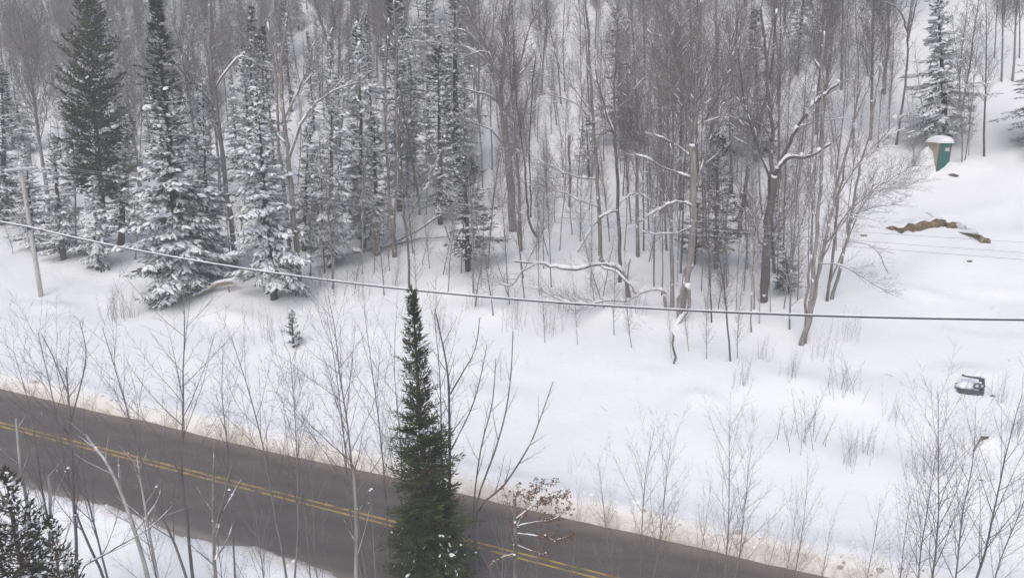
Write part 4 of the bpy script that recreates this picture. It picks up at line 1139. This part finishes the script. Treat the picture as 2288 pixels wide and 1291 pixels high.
def fore_custom(label, limbs, Y, mats, sp='sapling', seed=1, name='sapling', cat='sapling', snow=.03, bit=.0, leaves=None, sides=7):
    """a near sapling whose foot is out of the picture: limbs in photo pixels at distance Y"""
    rng = random.Random(seed)
    out = {0: [], 1: [], 2: [], 3: []}
    u0 = limbs[0][1][0]
    p0 = at(u0[0], u0[1], Y)
    b = Vector((p0.x, Y, gz(p0.x, Y) - .1))
    mine = []
    for lev, px, w0, w1, sd, dens in limbs:
        P_ = [tuple(at(q[0], q[1], Y + (q[2] if len(q) > 2 else 0)) - b) for q in px]
        if lev == 0 and P_[0][2] > .1 and P_[0][2] < 4.0: P_ = [(P_[0][0] * .5, P_[0][1], 0)] + P_
        P_ = smooth(P_); n = len(P_)
        rad = [(w0 + (w1 - w0) * i / (n - 1)) * Y / FPX / 2 for i in range(n)]
        out[lev].append((P_, rad)); mine.append((P_, rad, sd))
        L = sum(math.dist(P_[i], P_[i + 1]) for i in range(n - 1))
        ds = [unit(tuple(P_[min(i + 1, n - 1)][c] - P_[max(i - 1, 0)][c] for c in range(3))) for i in range(n)]
        if dens > 0: shoots(rng, P_, rad, ds, min(L, 4.5), SPEC[sp], lev, out, .3, dens)
    t, c, w, lf = MB(), MB(), MB(), MB()
    for pts, rad in out[0]: t.tube(pts, rad, sides)
    for lev in (1, 2, 3):
        for pts, rad in out[lev]: c.tube(pts, rad, (7, 4, 3, 3)[lev], 0 if lev == 1 else 1)
    for pts, rad, sd in mine:
        if sd: snow_ridge(w, pts, rad, sd, rng, .55, .90)
    for lev in (0, 1, 2, 3):
        for pts, rad in out[lev]:
            if bit and lev < 3: bits(w, pts[1:], rng, .05, bit)
            if leaves and lev:
                for q in pts[1:]:
                    if q[2] > leaves[0] and rng.random() < leaves[1]:
                        for h in range(4):
                            d = unit((rng.gauss(0, 1), rng.gauss(0, 1), rng.gauss(-.6, .6)))
                            lf.diamond(q, d, unit((d[1], -d[0], rng.gauss(0, .4))), rng.uniform(.07, .13), .028, 0)
    r = root(name, label, cat, b)
    link('trunk', t.mesh('near_trunk', [M[mats[0]]]), r)
    if c.f: link('crown', c.mesh('near_crown', [M[mats[0]], M[mats[1]]]), r)
    if w.f: link('snow_cover', w.mesh('near_snow', [M['snow']]), r)['kind'] = 'stuff'
    if lf.f: link('leaves', lf.mesh('near_leaves', [M['leaf']], False), r)['kind'] = 'stuff'
    PLACED.append(r)
    return r

TW = ('twig_near', 'twig_near')
fore_custom('sapling with long bare stems sweeping right of the foreground spruce', [
    (0, [(1062, 1140), (1105, 1010), (1130, 920), (1142, 830), (1146, 740)], 6, 2, 0, .9),
    (0, [(1068, 1145), (1125, 1085), (1180, 1000), (1205, 940), (1236, 852)], 7, 2, 0, .9),
    (0, [(1058, 1140), (1075, 1000), (1100, 900), (1108, 800)], 5, 2, 0, .9)], 25.5, TW, seed=51)
fore_custom('sapling with upright stems hugging the right side of the foreground spruce', [
    (0, [(1003, 1150), (1005, 1060), (1004, 920), (1000, 830), (985, 750), (972, 690)], 10, 2, 0, 1.0),
    (1, [(1006, 880), (1035, 830), (1062, 780), (1072, 710)], 4, 1.5, 0, .8),
    (1, [(1005, 1010), (1050, 920), (1072, 850), (1088, 770)], 4, 1.5, 0, .8)], 26.0, TW, seed=52)
fore_custom('pale birch leaning left over the road with snow stuck along its trunk', [
    (0, [(330, 1291), (305, 1200), (282, 1130), (258, 1070), (236, 1030), (212, 1000), (192, 970)], 12, 5, .015, .8),
    (1, [(300, 1190), (345, 1130), (360, 1090)], 5, 2, .02, .8)], 22.5, ('bark_pale', 'twig_near'), seed=53, bit=.02)
fore_custom('pale thin birch with snow flecks, second pale stem on the left', [
    (0, [(352, 1291), (335, 1200), (322, 1120), (312, 1060), (306, 1020)], 9, 3, .0, .9)], 22.2, ('bark_pale', 'twig_near'), seed=54, bit=.03)
fore_custom('grey alder with two snow-topped forks in front of the near road edge', [
    (0, [(482, 1291), (478, 1210), (476, 1120), (478, 1020)], 10, 5, 0, .6),
    (1, [(479, 1190), (500, 1110), (512, 1060), (522, 1030)], 5, 3, .04, .6),
    (1, [(479, 1215), (500, 1140), (540, 1070)], 5, 3, .05, .6),
    (1, [(480, 1250), (505, 1210), (524, 1160)], 5, 3, .06, .5)], 21.5, ('bark', 'twig_near'), seed=55, bit=.04)
fore_custom('thick grey trunk with snow flecks left of the foreground spruce bottom', [
    (0, [(796, 1310), (796, 1240), (796, 1160), (793, 1090), (788, 1040)], 13, 8, 0, .5)], 23.0, ('bark', 'twig_near'), seed=56, bit=.05)
fore_custom('dark slanting branch crossing the lower left snow bank', [
    (0, [(175, 1291), (240, 1235), (300, 1200), (345, 1170), (385, 1130)], 7, 2, .01, 1.0)], 21.5, ('bark_dark', 'twig_near'), seed=57, bit=.02, name='branch', cat='branch')
fore_custom('dark upright stem left of the pale leaning birch, foot in the cedar', [
    (0, [(172, 1300), (170, 1200), (163, 1100), (160, 1000), (152, 880), (148, 820)], 10, 3, 0, 1.0),
    (1, [(152, 880), (120, 800), (92, 745)], 4, 1.5, 0, .8), (1, [(158, 940), (185, 840), (192, 780), (178, 720)], 4, 1.5, 0, .8)], 23.0, TW, seed=58, bit=.01)
for i, (q, lab) in enumerate([
    ([(60, 1291), (42, 1220), (28, 1150), (5, 1110), (-20, 1060)], 'white-barked birch in the bottom left corner leaning left'),
    ([(78, 1291), (70, 1200), (58, 1110), (45, 1040), (36, 935)], 'white-barked birch in the bottom left corner with the highest broken tip'),
    ([(100, 1291), (112, 1200), (112, 1130), (108, 1060)], 'short white-barked birch stem in front of the corner cedar')]):
    fore_custom(lab, [(0, q, 12, 5, .02, .7)], 20.5 + .4 * i, ('bark_pale', 'twig_near'), seed=60 + i, bit=.04)
fore_custom('bushy young oak still holding rusty brown leaves right of the foreground spruce', [
    (0, [(1150, 1300), (1152, 1230), (1150, 1160), (1150, 1115)], 12, 8, 0, .6),
    (1, [(1151, 1160), (1190, 1130), (1225, 1115), (1262, 1105)], 4, 1.5, .012, 2.4000000000000004),
    (1, [(1151, 1175), (1195, 1165), (1235, 1160), (1272, 1135)], 4, 1.5, .012, 2.4000000000000004),
    (1, [(1151, 1150), (1165, 1120), (1195, 1090), (1235, 1075)], 4, 1.5, .01, 2.3),
    (1, [(1151, 1190), (1190, 1195), (1240, 1205), (1275, 1195)], 4, 1.5, .012, 3.1),
    (1, [(1151, 1215), (1190, 1230), (1225, 1240)], 4, 1.5, .012, 2.7),
    (1, [(1151, 1235), (1120, 1245), (1095, 1262)], 4, 1.5, .012, 2.7)], 22.5, ('bark', 'twig_near'), seed=64, name='oak_sapling', bit=.05, leaves=(.5, .95))
put('cedar_tree', LIB['bushcedar'][0], Vector((at(20, 1200, 20.3).x, 20.3, gz(at(20, 1200, 20.3).x, 20.3) - .2)), at(10, 1055, 20.3), wide=.9, label='dark snow-flecked cedar filling the bottom left corner', seed=3)
put('cedar_tree', LIB['bushcedar'][0], Vector((at(110, 1200, 19.6).x, 19.6, gz(at(110, 1200, 19.6).x, 19.6) - .2)), at(112, 1160, 19.6), wide=.7, label='lower dark cedar just right of the corner cedar', seed=4)

# ------------------------------------------------------------------ twigs standing in the open snow
SHRUB = [(1795, 988, 150, 0, 1.5), (1772, 842, 90, 1, 1.0), (1898, 880, 130, 2, 1.2), (1840, 800, 110, 3, .9), (1895, 1040, 120, 1, 1.2), (1935, 1010, 110, 2, 1.0), (2000, 940, 90, 3, 1.0), (2062, 1062, 130, 0, 1.2), (2100, 1060, 130, 2, 1.0),
         (1662, 860, 90, 1, .9), (1682, 945, 70, 2, .5), (1228, 745, 100, 3, 1.0), (1150, 735, 120, 0, 1.0), (1300, 1052, 60, 1, 1.1), (2280, 972, 150, 2, 1.0), (2150, 1010, 110, 3, 1.0), (668, 858, 90, 0, 1.4), (256, 712, 90, 1, 1.3), (290, 712, 110, 2, 1.0), (802, 668, 110, 3, .8),
         (600, 760, 110, 0, 1.0), (430, 760, 60, 1, 1.0), (980, 740, 90, 2, 1.0), (1060, 690, 80, 3, 1.0), (1420, 700, 90, 0, 1.0), (1120, 850, 90, 1, .5), (1700, 800, 80, 2, 1.0), (1900, 760, 90, 3, .9), (130, 682, 40, 0, 1.0), (2240, 900, 90, 1, .8), (720, 640, 80, 2, .9), (560, 700, 60, 3, .9), (1260, 690, 90, 0, 1.1), (1580, 700, 70, 1, 1.0), (880, 640, 70, 2, 1.0), (2215, 560, 20, 0, 1.0)]
for k, (u, v, hpx, i, wf) in enumerate(SHRUB):
    b = spot(u, v)
    tiny = hpx < 65
    lib = LIB['weed' if tiny else 'shrub'][i % 3]
    o = put('weed' if tiny else 'shrub', lib, b, H=hpx * b.y / FPX, wide=wf * (1.0 if not tiny else .8), seed=u, cat='weed' if tiny else 'shrub', group='leafless twig clumps in the open snow')
    o['k'] = 'dry weed clump' if tiny else 'leafless twig clump'

rg = random.Random(404)
for k in range(34):
    q = sn(rg.uniform(-48, 34), rg.uniform(31.5, 50)); q.z = gz(q.x, q.y)
    u, v = project(q)
    if not (0 < u < 2288 and 690 < v < 1150): continue
    o = put('weed', LIB['weed'][k % 3], q, H=rg.uniform(.35, 1.1), wide=rg.uniform(.5, 1.2), seed=k, cat='weed', group='dry weeds poking through the open snow')
    o['k'] = 'tiny dry weed'
# broken lumps thrown up by the plough
b = MB()
for k in range(2600):
    far = rg.random() < .72
    n = (N_FAR + .15 + abs(rg.gauss(0, .75))) if far else (N_NEAR - .35 - abs(rg.gauss(0, .45)))
    q = sn(rg.uniform(-52, 40), n); z = gz(q.x, q.y)
    r_ = min(.15, .028 * rg.lognormvariate(0, .6))
    b.blob((q.x, q.y, z + r_ * .25), (r_ * rg.uniform(.8, 1.5), 0, 0), (0, r_, 0), (0, 0, r_ * rg.uniform(.5, .9)), rg, 1 if rg.random() < .30 and abs(n - (N_FAR if far else N_NEAR)) < .8 else 0, .3)
tag(link('snow_crumbs', b.mesh('snow_crumbs', [M['snow'], M['dirty']], False)), kind='stuff')

# ------------------------------------------------------------------ utility pole and lines
pb = spot(92, 662); PY = pb.y
ptop = at(45, 368, PY)
pr = root('utility_pole', 'leaning weathered utility pole with a snow-topped crossarm', 'utility pole', pb)
mark('the utility pole', pr); PLACED.append(pr)
b = MB(); T_ = ptop - pb
b.tube([tuple(T_ * t - Vector((0, 0, .5 if t == 0 else 0))) for t in (0, .2, .4, .6, .8, 1.0)], [.21, .195, .18, .168, .156, .145], 14, cap=True)
link('shaft', b.mesh('pole_shaft', [M['wood']]), pr)
ac = T_ * .962
adir = Vector((NX * .94 + .12, NY * .94, .01)).normalized()
perp = Vector((-adir.y, adir.x, 0)).normalized()
b = MB(); o_ = ac - adir * 1.3 - perp * .19 - Vector((0, 0, .07))
b.box(o_, adir * 2.6, perp * .11, Vector((0, 0, .14)))
arm = link('crossarm', b.mesh('crossarm', [M['wood']], False), pr)
b = MB(); rg = random.Random(3)
pts = [tuple(ac + adir * x - perp * .135 + Vector((0, 0, .10 + rg.uniform(0, .02)))) for x in np.linspace(-1.31, 1.31, 14)]
b.tube([pts[0]] + pts + [pts[-1]], [.01] + [.10 * rg.uniform(.85, 1.15) for _ in pts] + [.01], 7)
link('snow_cap', b.mesh('arm_snow', [M['snow']]), arm)
b = MB()
b.blob(tuple(T_ + Vector((0, 0, .08))), (.17, 0, 0), (0, .17, 0), (0, 0, .2), rg)
link('snow_cap', b.mesh('pole_snow', [M['snow']]), pr)
INS = [-1.15, .55, 1.15]
ends = []
for x in INS:
    b = MB()
    q = ac + adir * x - perp * .135 + Vector((0, 0, .07))
    prof = [(0, .018), (.10, .018), (.11, .05), (.16, .06), (.19, .035), (.21, .05), (.25, .045), (.28, .01)]
    b.tube([tuple(q + Vector((0, 0, z))) for z, _ in prof], [r for _, r in prof], 10, cap=True)
    link('insulator', b.mesh('insulator', [M['porcelain']]), pr)
    ends.append(pb + q + Vector((0, 0, .26)))
ck = at(68, 510, PY); ckl = ck - pb
b = MB(); b.box(ckl - Vector((.12, .26, .12)), Vector((.24, 0, 0)), Vector((0, .16, 0)), Vector((0, 0, .24)))
b.box(ckl + Vector((-.05, -.42, -.05)), Vector((.1, 0, 0)), Vector((0, .16, 0)), Vector((0, 0, .1)))
link('cable_clamp', b.mesh('cable_clamp', [M['steel']], False), pr)
b = MB()
b.tube([tuple(T_ * .70 + Vector((.15, -.15, 0))), tuple(T_ * .70 + Vector((.17, -.17, .12)))], [.03, .03], 6, cap=True)
b.tube([tuple(T_ * .70 + Vector((-.17, -.02, 0))), tuple(T_ * .70 + Vector((.17, -.02, .03)))], [.02, .02], 6, cap=True)
link('step_bolt', b.mesh('step_bolt', [M['steel']]), pr)

def span(a, z, sag, n=60):
    return [tuple(a + (z - a) * t - Vector((0, 0, sag * 4 * t * (1 - t)))) for t in np.linspace(0, 1, n)]
TD = Vector((TX, TY, 0))
# heavy cable: its far end is the next pole to the right, out of the picture
c0 = ck + Vector((0, -.30, 0))
c1 = at(2288, 716, 33.2) ; cdir = (c1 - c0); c1x = c0 + cdir * 1.18
cb_ = root('telephone_cable', 'thick dark cable with snow along its top crossing the whole picture', 'cable', c0)
PLACED.append(cb_)
pts = []
ctrl = [(68, 510), (250, 549), (450, 588), (700, 624), (950, 652), (1250, 677), (1500, 692), (1800, 705), (2050, 712), (2288, 715), (2460, 714)]
tt = np.linspace(0, 1.18, 70)
def cable_point(t):
    """on the straight line of the poles seen from above, hanging with a slight sag"""
    p = c0 + cdir * t
    return p
uu = [project(c0 + cdir * t)[0] for t in tt]
vs = np.interp(uu, [q[0] for q in ctrl], [q[1] for q in ctrl])
zz = [at(u, v, (c0 + cdir * t).y).z for u, v, t in zip(uu, vs, tt)]
pf = np.polyfit(tt, zz, 3)                   # one smooth hanging curve
pts = [tuple(Vector(((c0 + cdir * t).x, (c0 + cdir * t).y, float(np.polyval(pf, t)))) - c0) for t in tt]
left = [tuple(Vector((-TX * d, -TY * d + .05 * d, .045 * d)) + Vector(pts[0])) for d in (30, 24, 18, 12, 8, 5, 3, 1.5)]
allp = left + pts
b = MB(); b.tube(allp, [.052] * len(allp), 8, cap=True)
link('cable', b.mesh('cable', [M['cable']]), cb_)
b = MB()
rg = random.Random(9)
fine = smooth(allp, 3)
S_, R_ = [], []
for i, p in enumerate(fine):
    f = max(0.0, 1 - .95 * i / len(fine) * 1.05)
    k = (.016 + .050 * f) * rg.uniform(.85, 1.15)
    S_.append((p[0], p[1], p[2] + .052 + k * .5)); R_.append(k)
b.tube(S_, R_, 6)
link('snow_ridge', b.mesh('cable_snow', [M['snow']]), cb_)
b = MB(); p = Vector(pts[1]) ; q = Vector(pts[2])
b.tube([tuple(p), tuple(p * .5 + q * .5), tuple(q)], [.05, .13, .05], 8)
link('splice_case', b.mesh('splice_case', [M['cable']]), cb_)
for k, (e, vr, lab) in enumerate(zip(ends, (566, 551, 528), ('lowest of the three thin wires running right from the pole top', 'middle one of the three thin wires running right from the pole top', 'highest of the three thin wires running right from the pole top'))):
    Yr = 34.0 + k * .9
    z_ = at(2288, vr, Yr)
    f_ = e + (z_ - e) * 1.2
    w = root('power_wire', lab, 'wire', e)
    L_ = [tuple(Vector(q) - e) for q in span(e, f_, .55)]
    back = [tuple(Vector((-TX * d, -TY * d, -.004 * d * (40 - d) * .5))) for d in (40, 30, 20, 10, 5)]
    b = MB(); b.tube(back + L_, [.011] * (len(back) + len(L_)), 5)
    link('conductor', b.mesh('conductor', [M['wire']]), w)

# ------------------------------------------------------------------ outhouse on the right
ob = spot(2092, 384)
oh = root('outhouse', 'small green-doored outhouse under a snow cap at the right forest edge', 'outhouse', ob)
mark('the green outhouse', oh); PLACED.append(oh)
ph = math.radians(9)
F = Vector((math.cos(ph), math.sin(ph), 0)); G = Vector((-math.sin(ph), math.cos(ph), 0)); U = Vector((0, 0, 1))
hgt, fw, dp = 2.9, 1.3, 1.9
b = MB()
for i in range(9):                            # vertical boards of the left side
    x0 = .10 + (dp - .1) * i / 9
    b.box(G * x0 + F * (.03 if i % 2 else .045) - U * .4, G * ((dp - .1) / 9 - .012), F * .03, U * (hgt + .4))
b.box(G * .08 + F * .075 - U * .4, G * (dp - .12), F * (fw - .12), U * (hgt + .36))
link('wall', b.mesh('outhouse_wall', [M['board']], False), oh)
b = MB()
for c_ in (Vector((0, 0, 0)), F * (fw - .10)):
    b.box(c_ - U * .4, F * .10, G * .10, U * (hgt + .42))
link('corner_post', b.mesh('corner_post', [M['brown']], False), oh)
b = MB()
b.box(F * .11 + G * .012 - U * .3, F * (fw - .22), G * .06, U * (hgt + .25))
b.box(F * .13 - G * .006 + U * 1.3, F * (fw - .26), G * .017, U * .10)
door = link('door', b.mesh('outhouse_door', [M['teal']], False), oh)
b = MB(); b.box(F * .62 - G * .012 + U * 2.02, F * .46, G * .02, U * .34)
link('sign', b.mesh('door_sign', [M['sign']], False), door)
b = MB(); b.box(-F * .14 - G * .14 + U * (hgt + .025), F * (fw + .28), G * (dp + .28), U * .07 )
roof = link('roof', b.mesh('outhouse_roof', [M['brown']], False), oh)
b = MB(); nu, nv = 12, 14; rg = random.Random(21)
for j in range(nv + 1):
    for i in range(nu + 1):
        x, y = i / nu * 2 - 1, j / nv * 2 - 1
        k = max(0, (1 - abs(x) ** 4) * (1 - abs(y) ** 4)) ** .5
        q = F * (fw / 2 + x * (fw / 2 + .20)) + G * (dp / 2 + y * (dp / 2 + .20)) + U * (hgt + .10 - .16 * (1 - k) + k * (.42 + .10 * math.sin(3 * x + 2 * y) + rg.uniform(-.03, .03)))
        b.v.append(tuple(q))
for j in range(nv):
    for i in range(nu):
        a = j * (nu + 1) + i
        b.f.append((a, a + 1, a + nu + 2, a + nu + 1)); b.m.append(0)
n0 = len(b.v)
link('snow_cap', b.mesh('outhouse_snow', [M['snow']]), roof)

# ------------------------------------------------------------------ machine half buried in the snow
mb_ = spot(2166, 880) - Vector((0, 0, .15))
mc = root('buried_machine', 'dark grey machine half buried in snow with a bar and round lamp', 'machine', mb_)
mark('the half-buried machine', mc); PLACED.append(mc)
sc = mb_.y / FPX                              # metres per photo pixel at the machine
F = Vector((math.cos(-.42), math.sin(-.42), 0)); G = Vector((-F.y, F.x, 0))
def lp(a, g, h): return F * a + G * g + U * h
b = MB()
# tub: a tapered shell with a rolled rim
prof = [(-.62, .02), (-.55, .0), (.0, -.03), (.50, .0), (.56, .03)]
for (w0, z0), (w1, z1) in (((.92, -.35), (1.0, .42)),):
    ring = []
    for x, g in ((-.62, -.0), (-.5, -.10), (.45, -.10), (.58, 0), (.58, .75), (.45, .85), (-.5, .85), (-.62, .75)):
        ring.append((x, g))
    for z, k in ((-.45, .90), (.05, .97), (.36, 1.0), (.42, 1.04), (.46, 1.03), (.46, .94), (.30, .92)):
        for x, g in ring: b.v.append(tuple(lp(x * k, (g - .37) * k + .37, z)))
    for r_ in range(6):
        for i in range(8):
            a = r_ * 8 + i; c = r_ * 8 + (i + 1) % 8
            b.f.append((a, c, c + 8, a + 8)); b.m.append(0)
link('tub', b.mesh('machine_tub', [M['tub']], False), mc)
b = MB()
b.tube([tuple(lp(.60, .0, -.3)), tuple(lp(.62, .02, .3)), tuple(lp(.62, .10, .70)), tuple(lp(.60, .22, .98))], [.085, .08, .075, .07], 8, cap=True)
link('upright', b.mesh('machine_upright', [M['steel']]), mc)
b = MB()
b.box(lp(-.42, .55, .98), F * 1.02 - G * .30 + U * .02, G * .12, U * .10)
b.box(lp(.40, .22, .90), F * .26, G * .16, U * .20)
link('bar', b.mesh('machine_bar', [M['steel']], False), mc)
for x, z, r_ in ((.30, .70, .145), (.53, .74, .12)):
    b = MB()
    cc = lp(x, .0, z)
    ringp = [cc + F * math.cos(a) * r_ + U * math.sin(a) * r_ for a in np.linspace(0, 2 * PI, 17)]
    b.tube([tuple(p) for p in ringp], [.045] * 17, 6)
    lamp = link('lamp', b.mesh('lamp_ring', [M['steel']]), mc)
    b = MB(); b.tube([tuple(cc + G * .03), tuple(cc - G * .0), tuple(cc - G * .03)], [r_ * .8, r_ * .8, r_ * .45], 12, cap=True)
    link('lens', b.mesh('lamp_lens', [M['lens']]), lamp)
b = MB(); rg = random.Random(4)
b.blob(tuple(lp(-.12, .42, .50)), tuple(F * .62), tuple(G * .5), (0, 0, .34), rg, 0, .10)
b.blob(tuple(lp(-.42, .30, .45)), tuple(F * .34), tuple(G * .42), (0, 0, .26), rg, 0, .10)
b.blob(tuple(lp(.10, .62, 1.12)), tuple(F * .66), tuple(G * .26), (0, 0, .15), rg, 0, .10)
me = b.mesh('machine_snow', [M['snow']])
o = link('snow_cover', me, mc)
md = o.modifiers.new('sub', 'SUBSURF'); md.levels = md.render_levels = 2

def lump(name, u, v, px, m, label, cat, seed, flat=.5, snow_=True):
    """something small poking out of the snow, with its own white cap"""
    p = spot(u, v); s_ = px / 2 * p.y / FPX
    r = root(name, label, cat, p)
    rg = random.Random(seed)
    b = MB(); b.blob((0, 0, s_ * .1), (s_, 0, 0), (0, s_ * .7, 0), (0, 0, s_ * flat), rg, 0, .3)
    b.blob((s_ * .5, -s_ * .2, -.02), (s_ * .6, .1 * s_, 0), (0, s_ * .5, 0), (0, 0, s_ * flat * .7), rg, 0, .3)
    link('body', b.mesh('lump', [M[m]], False), r)
    if snow_:
        b = MB(); b.blob((0, s_ * .35, s_ * flat * .75), (s_ * 1.25, 0, 0), (0, s_ * .8, 0), (0, 0, s_ * flat * .8), rg, 0, .12)
        o = link('snow_cap', b.mesh('lump_snow', [M['snow']]), r)
        md = o.modifiers.new('sub', 'SUBSURF'); md.levels = md.render_levels = 1
    PLACED.append(r)
    return r
lump('rock', 2130, 393, 24, 'brown', 'dark rock just showing from the snow below the outhouse', 'rock', 71, .3)  # dark lump added in place of a dark hole in the snow
lump('rock', 2166, 584, 12, 'brown', 'small dark rock tip on the slope below the right end of the earth bank', 'rock', 72)
lump('rock', 2217, 884, 12, 'steel', 'small dark lump in snow right of the half-buried machine', 'rock', 73)
lump('rock', 2192, 1072, 12, 'brown', 'little dark lump among the twigs below the tilted board', 'rock', 74)
lump('rock', 1930, 527, 16, 'soil', 'small brown clod left of the exposed earth bank', 'clod', 75, .3)
lump('rock', 2140, 866, 16, 'steel', 'dark hollow-like lump touching the left side of the half-buried machine', 'rock', 76, .4)
p = spot(2200, 982)
bd = root('board', 'tilted brown board sticking out of the snow with a leaning stake', 'board', p)
s_ = p.y / FPX
b = MB(); b.box(Vector((-9 * s_, -.02, -.05)), Vector((20 * s_, .05, -.03)), Vector((0, .05, 0)), Vector((.02, .06, 10 * s_)))
link('plank', b.mesh('board_plank', [M['brown']], False), bd)
b = MB(); b.tube([(-40 * s_, -.5, -.45), (-24 * s_, -.3, -.02), (-9 * s_, -.05, 5 * s_)], [.05, .05, .045], 7, cap=True)
link('stake', b.mesh('board_stake', [M['dead']]), bd)
PLACED.append(bd)

# ------------------------------------------------------------------ earth bank broken open on the right slope
def bank():
    top = [(1980, 508), (1998, 507), (2010, 512), (2022, 506), (2045, 500), (2075, 497), (2092, 490), (2105, 494), (2120, 499), (2145, 500), (2160, 510), (2178, 519), (2192, 528), (2208, 536), (2214, 540)]
    low = [(1981, 512), (2000, 516), (2012, 520), (2026, 518), (2048, 516), (2078, 510), (2095, 506), (2108, 506), (2124, 509), (2148, 515), (2162, 524), (2180, 535), (2196, 543), (2208, 543), (2215, 542)]
    b, w = MB(), MB()
    rg = random.Random(8)
    n = len(top)
    T2, L2 = smooth([(*q, 0) for q in top], 3), smooth([(*q, 0) for q in low], 3)
    m = len(T2)
    K = 7
    for i in range(m):
        a = spot(L2[i][0], L2[i][1] + 1.5 * math.sin(i * 1.1 + 1) + rg.uniform(-1, 2))
        c = at(T2[i][0], T2[i][1] - 1.5 + 2.2 * math.sin(i * 1.7) + rg.uniform(-2, 2), a.y + .35)
        for k in range(K):
            t = k / (K - 1)
            q = a.lerp(c, t)
            edge = math.sin(PI * i / (m - 1)) ** .4
            q.y -= .22 * edge * math.sin(PI * t) * rg.uniform(.3, 1.2) - .02
            q.z += rg.uniform(-.03, .03) * edge - (.25 if k == 0 else 0)
            b.v.append(tuple(q))
    for i in range(m - 1):
        for k in range(K - 1):
            a = i * K + k
            b.f.append((a, a + K, a + K + 1, a + 1)); b.m.append(0)
    # snow lip overhanging the break
    J = 10
    for i in range(m):
        c = Vector(b.v[i * K + K - 1])
        e = math.sin(PI * i / (m - 1)) ** .35
        for j in range(J):
            if j == 0: q = c + Vector((0, .20, -.03 * e))
            elif j == 1: q = c + Vector((0, -.03 * e, .0 * e + rg.uniform(-.03, .03)))
            elif j == 2: q = c + Vector((0, -.06 * e, .05 * e))
            elif j == 3: q = c + Vector((0, -.08 * e, .12 * e))
            else:
                d = .1 + (j - 3) * .55
                q = c + Vector((0, d, 0)); g = gz(q.x, q.y)
                t = (j - 3) / (J - 4)
                q.z = (c.z + .15 * e) * (1 - t) + (g - .06) * t
                q.z = max(q.z, g + .02 * (1 - t)) if t < .95 else g - .08
            w.v.append(tuple(q))
    for i in range(m - 1):
        for j in range(J - 1):
            a = i * J + j
            w.f.append((a, a + J, a + J + 1, a + 1)); w.m.append(0)
    tag(link('earth_bank', b.mesh('earth_bank', [M['soil']], False)), kind='structure')
    tag(link('snow_lip', w.mesh('snow_lip', [M['snow']])), kind='structure')
bank()

# ------------------------------------------------------------------ labels: each unlabelled plant is told by its neighbours
def auto_labels():
    lm = [(nm, *project(o.location)) for nm, o in LANDMARK.items()]
    lm_far = [('the rounded cedar top', 200, 130), ('the spire spruce tip', 348, 90), ('the snow-plastered V', 740, 90), ('the upper limbs of the forked maple', 1100, 120), ('the top of the leaning maple', 1545, 150), ('the broken snowy limb', 1830, 220), ('the high right-hand trees', 2240, 150)]
    todo = {}
    for o in PLACED:
        if o.get('label'): continue
        u, v = project(o.location)
        near = [q for q in lm if not q[0].startswith('the foreground') or o.get('group', '').startswith('bare saplings')]
        cand = near + (lm_far if v < 330 else [])
        if o.get('group', '').startswith('bare saplings'):
            cand = [q for q in lm if q[0].startswith('the foreground')] + [('the rusty-leaved oak', 1180, 1150), ('the pale leaning birch', 280, 1130), ('the thick grey trunk', 796, 1150), ('the half-buried machine', 2166, 880)]
        best = min(cand, key=lambda q: (q[1] - u) ** 2 + ((q[2] - v) * 1.3) ** 2)
        du, dv = u - best[1], v - best[2]
        if o.get('group', '').startswith('bare saplings'): rel = 'left of' if du < 0 else 'right of'
        else:
            rel = ('left of' if du < 0 else 'right of') if abs(du) > abs(dv) * .8 else ('uphill of' if dv < 0 else 'downhill of')
        todo.setdefault((o['k'], rel, best[0]), []).append((math.hypot(du, dv), o))
    ordn = ['closest', 'second closest', 'third closest', 'fourth closest', 'fifth closest', 'sixth closest', 'seventh closest', 'eighth closest', 'ninth closest', 'tenth closest', 'eleventh closest', 'twelfth closest']
    for (k, rel, nm), lst in todo.items():
        lst.sort(key=lambda q: q[0])
        for i, (_, o) in enumerate(lst):
            if len(lst) == 1: o['label'] = f'only {k} standing just {rel} {nm}'
            else: o['label'] = f'{ordn[min(i, 11)]} {k} {rel} {nm}' if i < 12 else f'{i + 1}th closest {k} {rel} {nm}'
            o['category'] = o.get('category') or 'tree'
    for o in PLACED:
        if 'k' in o: del o['k']
auto_labels()

# ------------------------------------------------------------------ winter air
def haze(density):
    b = MB()
    b.box(Vector((-340, -70, -6)), Vector((680, 0, 0)), Vector((0, 480, 0)), Vector((0, 0, 160)))
    m = bpy.data.materials.new('haze_air')
    m.use_nodes = True
    t = m.node_tree
    t.nodes.clear()
    out = t.nodes.new('ShaderNodeOutputMaterial')
    v = t.nodes.new('ShaderNodeVolumePrincipled')
    v.inputs['Color'].default_value = (.93, .94, .96, 1)
    v.inputs['Density'].default_value = density
    t.links.new(v.outputs[0], out.inputs['Volume'])
    o = link('haze', b.mesh('haze', [m], False))
    tag(o, kind='stuff')
haze(0.0028)
